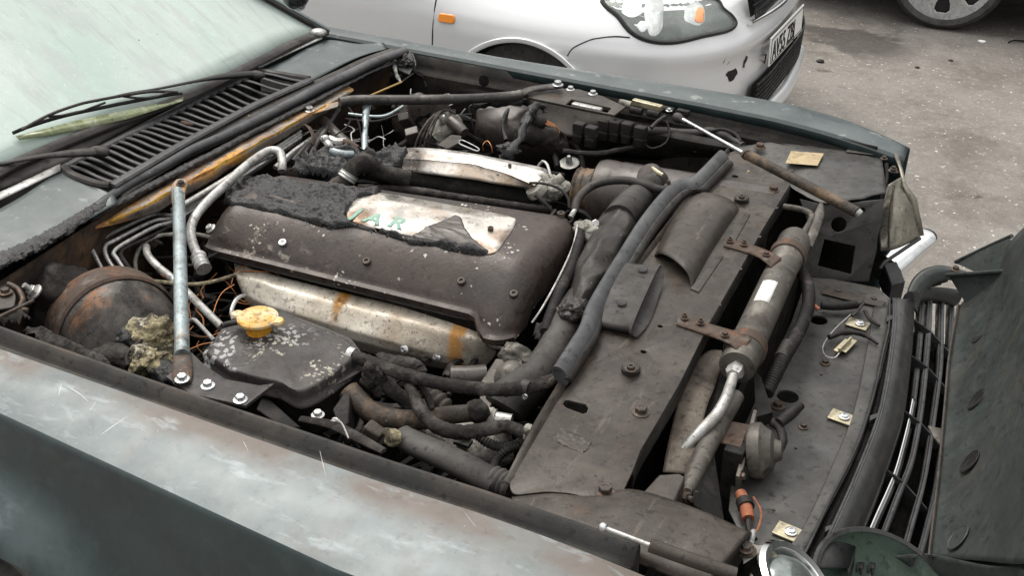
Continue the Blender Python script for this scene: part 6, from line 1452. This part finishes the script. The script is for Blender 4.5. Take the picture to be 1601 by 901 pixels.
def inset(z, f, X):
    side = ip(z, [(.17, .06), (.22, .02), (.30, .0), (.5, -.004), (.62, .004), (.72, .02), (.8, .03), (.9, .05)])
    wing_ = ip(z, [(.17, .06), (.22, .02), (.30, .0), (.5, -.004), (.58, .006), (.64, .03), (.68, .06), (.72, .10), (.76, .17), (.80, .27), (.85, .42), (.9, .6)])
    nose = ip(z, [(.17, .10), (.22, .05), (.30, .02), (.40, .004), (.50, .014), (.535, .006), (.56, -.008), (.585, -.006), (.62, .02), (.68, .06), (.72, .11), (.76, .20), (.80, .36), (.85, .62), (.9, .9)])
    t = max(0, min(1, (X + 2.25) / .7)); t = t * t * (3 - 2 * t)
    s_ = lerp(side, wing_, t)
    return lerp(s_, nose, f ** 2)
def sp(u, z, out=0):
    p, n, f = plan(u); p = p + n * (inset(z, f, p.x) - out); p.z = z; 
    if z > .76: p.y = CY + (p.y - CY) * 1.0
    return p
us = [i / 60 * .38 for i in range(0, 60)] + [.38 + i / 80 * .24 for i in range(81)] + [.62 + (i + 1) / 60 * .38 for i in range(60)]
ax_, az_, ar_ = -1.57, .27, .315
bm = bmesh.new(); vs = []
ZZ = [ZR[0] + (ZR[-1] - ZR[0]) * i / 44 for i in range(45)]
for u in us:
    c_ = []
    for z in ZZ:
        p = sp(u, z)
        d = V((p.x - ax_, p.z - az_))
        if d.length < ar_ and abs(p.y - CY) > .5: d = d.normalized() * ar_ if d.length > 1e-4 else V((0, ar_)); p.x = ax_ + d.x; p.z = az_ + d.y
        c_.append(bm.verts.new(p))
    vs.append(c_)
for a, b in zip(vs, vs[1:]):
    for i in range(len(a) - 1):
        q = (a[i], b[i], b[i + 1], a[i + 1])
        if all((v.co.x - ax_) ** 2 + (v.co.z - az_) ** 2 <= ar_ ** 2 * 1.001 and abs(v.co.y - CY) > .5 for v in q): continue
        try: bm.faces.new(q)
        except ValueError: pass
bmesh.ops.remove_doubles(bm, verts=bm.verts[:], dist=1e-4)
mk('body', bm, 'silver', SC, solid=.003, off=0, auto=40)
rows = [[V((CX - .0, CY - .55, .90)), V((CX + .0, CY, .93)), V((CX, CY + .55, .90))], [V((CX - .9, CY - .74, .95)), V((CX - .85, CY, 1.0)), V((CX - .9, CY + .74, .95))]]
mk('engine_lid', sheet([[sp(.47, .86), sp(.5, .88), sp(.53, .86)]] + rows, 12, 12), 'silver', SC, solid=.003)
wsr = [[V((CX - .75, CY - .76, .94)), V((CX - .65, CY, .97)), V((CX - .75, CY + .76, .94))], [V((CX - 1.55, CY - .60, 1.40)), V((CX - 1.45, CY, 1.44)), V((CX - 1.55, CY + .60, 1.40))]]
mk('windscreen', sheet(wsr, 12, 10), 'darkcar', SC, solid=.004)
mk('roof', sheet([wsr[1], [V((CX - 2.3, CY - .60, 1.44)), V((CX - 2.3, CY, 1.48)), V((CX - 2.3, CY + .60, 1.44))], [V((CX - 2.9, CY - .56, 1.36)), V((CX - 2.9, CY, 1.40)), V((CX - 2.9, CY + .56, 1.36))]], 12, 12), 'silver', SC, solid=.004)
for s in (-1, 1):
    mk('side_window', grid([[V((CX - .80, CY + s * .80, .90)), V((CX - 1.9, CY + s * .81, .92)), V((CX - 2.9, CY + s * .79, .95))], [V((CX - 1.56, CY + s * .61, 1.40)), V((CX - 2.2, CY + s * .61, 1.43)), V((CX - 2.9, CY + s * .57, 1.36))]]), 'darkcar', SC, solid=.004)
mk('rear_panel', grid([[V((CX - 2.9, CY - .84, .20)), V((CX - 2.9, CY + .84, .20))], [V((CX - 2.9, CY - .80, .92)), V((CX - 2.9, CY + .80, .92))], [V((CX - 2.9, CY - .56, 1.36)), V((CX - 2.9, CY + .56, 1.36))]]), 'silver', SC, solid=.004)
mk('underbody', box_bm(V((CX - 1.1, CY, .25)), (3.2, 1.3, .16)), 'silverin', SC)
# wheel, arch lip
arc = []
for k in range(25):
    a = math.pi * (.02 + .96 * k / 24); arc.append(V((ax_ + (ar_ + .004) * math.cos(a), CY - HB_ + inset(az_ + ar_ * math.sin(a), 0, -1.57) - .003, az_ + (ar_ + .004) * math.sin(a))))
mk('arch_lip', tube_bm(arc, .010, 8, 60, flat=(V((0, 1, 0)), .5)), 'silver', SC)
mk('arch_liner', lathe_bm([(.312, 0), (.314, .12), (.30, .24)], V((ax_, CY - HB_ + .02, az_)), V((0, 1, 0)), 48), 'silverin', SC)
for y_, s in ((CY - .73, -1), (CY + .73, 1)):
    for x_ in (ax_, ax_ - 2.48):
        o = mk('wheel', lathe_bm([(0, .07), (.19, .07), (.2, .085), (.27, .09), (.292, .06), (.295, 0), (.29, -.08), (0, -.08)], V((x_, y_, .295)), V((0, s, 0)), 40), 'tyre', SC)
        mk('rim', lathe_bm([(0, .03), (.05, .035), (.16, .05), (.185, .092), (.195, .088)], V((x_, y_, .295)), V((0, s, 0)), 32), 'rim', o)
# door seam, bumper seam
def seam(P, name='panel_gap', r=.0035, m='silverin'):
    return mk(name, tube_bm(P, r, 6, 40), m, SC)
def onside(px, py, out=.001):
    """first hit of a sight line with the side of the body"""
    d = ray(px, py).normalized(); o_ = V((0, 0, CAMZ)); best = None
    for u in [i / 700 for i in range(150, 400)]:
        for z in [.20 + k * .01 for k in range(68)]:
            p = sp(u, z); e = (p - o_); e2 = (e - d * e.dot(d)).length
            if best is None or e2 < best[0]: best = (e2, u, z)
    return best
def us_(px, py):
    b = onside(px, py); return b[1], b[2]
def spx(px, py, out=.002):
    b = onside(px, py); return sp(b[1], b[2], out)
ud, _ = us_(677, 40)
seam([sp(ud, z, -.001) for z in (.20, .3, .4, .5, .6, .7, .8, .9)])
seam([spx(*p, -.0005) for p in ((884, 87), (900, 76), (918, 64), (935, 58), (960, 57), (985, 57))])
IN = mk('side_repeater', prism_bm(rounded([spx(688, 20, .002), spx(712, 24, .002), spx(712, 36, .002), spx(688, 32, .002)], .012), V((0, -.008, 0))), 'amber', SC, bevel=.003, label='orange side repeater lamp')
# headlamp
hl_px = [(946, -4), (968, 22), (988, 50), (1004, 60), (1030, 64), (1060, 63), (1100, 55), (1136, 44), (1149, 38), (1143, 27), (1128, 12), (1112, -3), (1060, -5), (1000, -5)]
hl_uz = [us_(x, y) for x, y in hl_px]
hl_uz = [(a[0], a[1]) for a in [(V((u, z, 0))) for u, z in hl_uz]]
def patch_uz(uz, out, name, m, parent, n=56, **kw):
    """fill an outline drawn on the body, following its curve; out(s) is the height above it, s = 1 at the rim"""
    P = cr([V((u, z, 0)) for u, z in uz], n, closed=True); c_ = sum(P, V()) / len(P); bm = bmesh.new(); rings = []
    for s_ in (1, .98, .94, .85, .7, .5, .3, .12):
        rings.append([bm.verts.new(sp(*((c_ + (p - c_) * s_)[:2]), out(s_))) for p in P])
    for a, b in zip(rings, rings[1:]):
        for i in range(len(a)): j = (i + 1) % len(a); bm.faces.new((a[i], a[j], b[j], b[i]))
    bm.faces.new(rings[-1]); return mk(name, bm, m, parent, **kw)
HL = patch_uz(hl_uz, lambda s_: .003, 'headlamp', 'lampdark', SC, label='clear headlamp with an orange bulb inside')
patch_uz(hl_uz, lambda s_: .010 + .022 * (1 - s_ ** 4), 'headlamp_lens', 'clear_lens', HL)
rim_ = [sp(u_.x, u_.y, .006) for u_ in cr([V((u, z, 0)) for u, z in hl_uz], 70, closed=True)]
mk('headlamp_seal', tube_bm(rim_ + [rim_[0]], .0085, 8, raw=True), 'silverin', HL)
def oval(cx_, cy_, rx, ry, out, name, m, n=28):
    uz = [us_(cx_ + rx * math.cos(t * math.pi / 5), cy_ + ry * math.sin(t * math.pi / 5)) for t in range(10)]
    return patch_uz(uz, out, name, m, HL, n=n)
oval(1023, 22, 15, 32, lambda s_: .004 + .010 * (1 - s_ ** 2), 'reflector', 'lampwhite')
oval(988, 12, 17, 14, lambda s_: .004 + .004 * (1 - s_ ** 2), 'reflector', 'chrome')
oval(1004, 40, 10, 9, lambda s_: .004 + .004 * (1 - s_ ** 2), 'reflector', 'chrome')
oval(1085, 20, 17, 19, lambda s_: .004 + .006 * (1 - s_ ** 2), 'reflector', 'lampwhite')
oval(1091, 22, 7, 14, lambda s_: .010 + .008 * (1 - s_ ** 2), 'bulb', 'amber')
# number plate, wrapped to the nose
pA, pB = WX(1200, 84, -.800), WX(1258, 0, -.800)
pxd = V((.02, 1, 0)).normalized(); pzd = V((-.06, 0, 1)).normalized()
pc = V((-.796, 4.29, .500))
bm = box_bm(V((0, 0, 0)), (.52, .111, .006)); bm.transform(Matrix.Translation(pc) @ Matrix((pxd, pzd, pxd.cross(pzd))).transposed().to_4x4())
NPL = mk('number_plate', bm, 'white', SC, bevel=.002, label='white number plate reading AV55 ZBJ')
mk('plate_lettering', text_bm('AV55 ZBJ', .104, pc - pxd * .232 - pzd * .040 + V((.0045, 0, 0)), pxd, pzd, .001, .84, .0004), 'letter', NPL, smooth=False)
tube_ = mk('plate_border', tube_bm([pc + V((.004, 0, 0)) + pxd * a + pzd * b for a, b in ((-.25, -.046), (.25, -.046), (.25, .046), (-.25, .046), (-.25, -.046))], .0015, 6, raw=True), 'letter', NPL)
# grilles
def mesh_grille(name, y0, y1, z0, z1, x0, rake, n, m_):
    bm = bmesh.new()
    f = lambda y, z: V((x0 - .25 * ((y - CY) / .86) ** 4 * 1.0 + rake * (z - z0), y, z))
    for i in range(n + 1):
        y = lerp(y0, y1, i / n); tube_bm([f(y, z0), f(y + .02, (z0 + z1) / 2), f(y, z1)], .0035, 5, 6, bm)
    for j in range(m_ + 1):
        z = lerp(z0, z1, j / m_); tube_bm([f(lerp(y0, y1, k / 8), z) for k in range(9)], .0045, 5, 16, bm)
    o = mk(name, bm, 'silverin', SC)
    mk('grille_backing', grid([[f(lerp(y0, y1, k / 8), z0) + V((-.02, 0, 0)) for k in range(9)], [f(lerp(y0, y1, k / 8), z1) + V((-.02, 0, 0)) for k in range(9)]]), 'letter', o)
    return o
mesh_grille('lower_grille', 3.92, 4.9, .285, .405, -.800, .03, 44, 6)
mesh_grille('upper_grille', 3.92, 4.7, .655, .745, -.835, -.30, 36, 4)
tr = mk('grille_trim', tube_bm([V((-.84 - .02, 3.90, .640)), V((-.825, 4.1, .640)), V((-.815, 4.3, .640)), V((-.825, 4.7, .640))], .009, 10), 'chrome', SC)
patch_uz([us_(x, y) for x, y in ((1134, 116), (1136, 111), (1142, 110), (1145, 107), (1151, 107), (1151, 113), (1149, 120), (1144, 124), (1139, 126), (1136, 121))], lambda s_: .0025, 'broken_hole', 'letter', SC, label='broken black hole in the bumper')
for (xa, ya, xb, yb, r) in ((1160, 104, 1166, 88, .006), (1130, 98, 1134, 92, .0012), (1137, 100, 1141, 94, .0015)):
    mk('bumper_scuff', tube_bm([spx(xa, ya, .001), spx(xb, yb, .001)], r, 6, 8, wob=.7), 'panel', SC)
mk('bumper_chin', tube_bm([V((-.90, 3.80, .26)), V((-.815, 4.0, .245)), V((-.785, 4.3, .24)), V((-.80, 4.6, .24)), V((-.84, 4.9, .24))], .034, 14, 40, flat=(V((1, 0, 0)), .7)), 'silver', SC)
mk('bumper_split', tube_bm([spx(1196, 100, .0), spx(1199, 84, .0), spx(1200, 70, .0)], .003, 6), 'letter', SC)

# ================================================================== FAR CAR (only its wheel and sill are in view)
FC = thing('parked_car', 'dark car at the back of the yard, only its silver-trimmed wheel in view', 'car', (-.37, 7.1, 0))
fw = V((-.366, 6.47, .312))
FWH = mk('wheel', lathe_bm([(.245, .05), (.250, .075), (.258, .085), (.28, .092), (.298, .075), (.310, .045), (.312, 0), (.30, -.09), (.2, -.1), (.19, .0)], fw, V((0, -1, 0)), 64), 'tyre', FC)
mk('rim_well', lathe_bm([(0, -.02), (.24, -.02), (.248, .05)], fw, V((0, -1, 0)), 48), 'silverin', FWH)
P = [fw + V((.252 * math.cos(t * math.pi / 24), -.070, .252 * math.sin(t * math.pi / 24))) for t in range(48)]
hol = []
for k in range(7):
    a0 = -math.pi / 2 + k * 2 * math.pi / 7
    hol.append([fw + V((r * math.cos(a0 + da), -.070, r * math.sin(a0 + da))) for r, da in ((.11, -.16), (.11, .16), (.17, .24), (.205, .22), (.220, .12), (.220, -.12), (.205, -.22), (.17, -.24))])
# build the trim as a flat sheet with true openings (plane faces -Y)
cu = bpy.data.curves.new('t', 'CURVE'); cu.dimensions = '2D'; cu.fill_mode = 'BOTH'; cu.extrude = .004; cu.bevel_depth = .004; cu.bevel_resolution = 2
for pp in [P] + hol:
    s = cu.splines.new('POLY'); s.points.add(len(pp) - 1)
    for q, p in zip(s.points, pp): q.co = (p.x - fw.x, p.z - fw.z, 0, 1)
    s.use_cyclic_u = True
ob = bpy.data.objects.new('tmp', cu); COL.objects.link(ob); bpy.context.view_layer.update()
me = bpy.data.meshes.new_from_object(ob.evaluated_get(bpy.context.evaluated_depsgraph_get())); bpy.data.objects.remove(ob)
bm = bmesh.new(); bm.from_mesh(me); bm.transform(Matrix.Translation(fw + V((0, -.068, 0))) @ Matrix.Rotation(math.pi / 2, 4, 'X'))
mk('wheel_trim', bm, 'rim', FWH, label='silver wheel trim with dark openings')
mk('wheel', lathe_bm([(.0, .05), (.205, .05), (.27, .09), (.31, .05), (.312, 0), (.30, -.09), (0, -.1)], fw + V((2.6, 0, 0)), V((0, -1, 0)), 40), 'tyre', FC)
mk('wheel', lathe_bm([(.0, .05), (.205, .05), (.27, .09), (.31, .05), (.312, 0), (.30, -.09), (0, -.1)], fw + V((0, 1.4, 0)), V((0, -1, 0)), 40), 'tyre', FC)
mk('wheel', lathe_bm([(.0, .05), (.205, .05), (.27, .09), (.31, .05), (.312, 0), (.30, -.09), (0, -.1)], fw + V((2.6, 1.4, 0)), V((0, -1, 0)), 40), 'tyre', FC)
def body(x0, x1, y0, y1):
    bm = bmesh.new(); xs_ = [lerp(x0, x1, i / 24) for i in range(25)]; vs = []
    for X in xs_:
        t = (X - x0) / (x1 - x0); e = max(0, abs(t - .5) * 2 - .86) / .14; y_in = .3 * e ** 2
        roof = .95 + .5 * max(0, min(1, (t - .18) / .15)) * max(0, min(1, (.92 - t) / .18))
        sec = [(y0 + .12, .24), (y0 + .02 + y_in, .27), (y0 + y_in, .5), (y0 + .02 + y_in, .8), (y0 + .06 + y_in, .93), (y0 + .22 + y_in, roof - .03), (y0 + .4, roof), (y1 - .4, roof), (y1 - .22 - y_in, roof - .03), (y1 - .06 - y_in, .93), (y1 - y_in, .5), (y1 - .12, .24)]
        row = []
        for y, z in sec:
            p = V((X, y, z))
            for wx in (fw.x, fw.x + 2.6):
                d = V((X - wx, z - .312))
                if d.length < .34 and z < .6: p.z = .312 + math.sqrt(max(0, .34 ** 2 - d.x ** 2))
            row.append(bm.verts.new(p))
        vs.append(row)
    for a, b in zip(vs, vs[1:]):
        for i in range(len(a) - 1): bm.faces.new((a[i], a[i + 1], b[i + 1], b[i]))
        bm.faces.new((a[-1], a[0], b[0], b[-1]))
    bm.faces.new(vs[0]); bm.faces.new(vs[-1][::-1]); return bm
mk('body', body(-1.25, 3.1, 6.36, 8.1), 'darkcar', FC)
mk('underbody', box_bm(V((.93, 7.2, .28)), (4.0, 1.4, .14)), 'silverin', FC)
VC = thing('parked_van', 'dark van standing behind the silver hatchback', 'van', (-3.6, 7.3, 0))
fw = V((-2.2, 6.75, .312))
mk('body', body(-5.4, -1.35, 6.5, 8.2), 'darkcar', VC)
for dx in (-.1, -2.6):
    mk('wheel', lathe_bm([(.0, .05), (.205, .05), (.27, .09), (.31, .05), (.312, 0), (.30, -.09), (0, -.1)], V((-2.1 + dx, 6.62, .312)), V((0, -1, 0)), 40), 'tyre', VC)
# litter on the ground
for i, (x, y, s, lab) in enumerate([(1282, 97, .022, 'small dark scrap lying between the silver car and the wheel'), (1535, 66, .02, 'tiny pale stone near the far wheel'), (1486, 95, .014, 'reddish chip on the open ground'), (1434, 106, .012, 'dark pebble in the middle of the ground')]):
    o = mk('litter' if i == 0 else 'pebble', ground_stone(x, y, s, i), ['letter', 'white', 'rust', 'letter'][i], None); o['label'] = lab; o['category'] = 'scrap' if i == 0 else 'pebble'
tw = tube('twig', [(1577, 66, .01), (1585, 63, .014), (1601, 64, .01), (1612, 67, .01)], .005, 'letter', None, k=6)
tw['label'] = 'thin dark twig at the right end of the ground'; tw['category'] = 'twig'
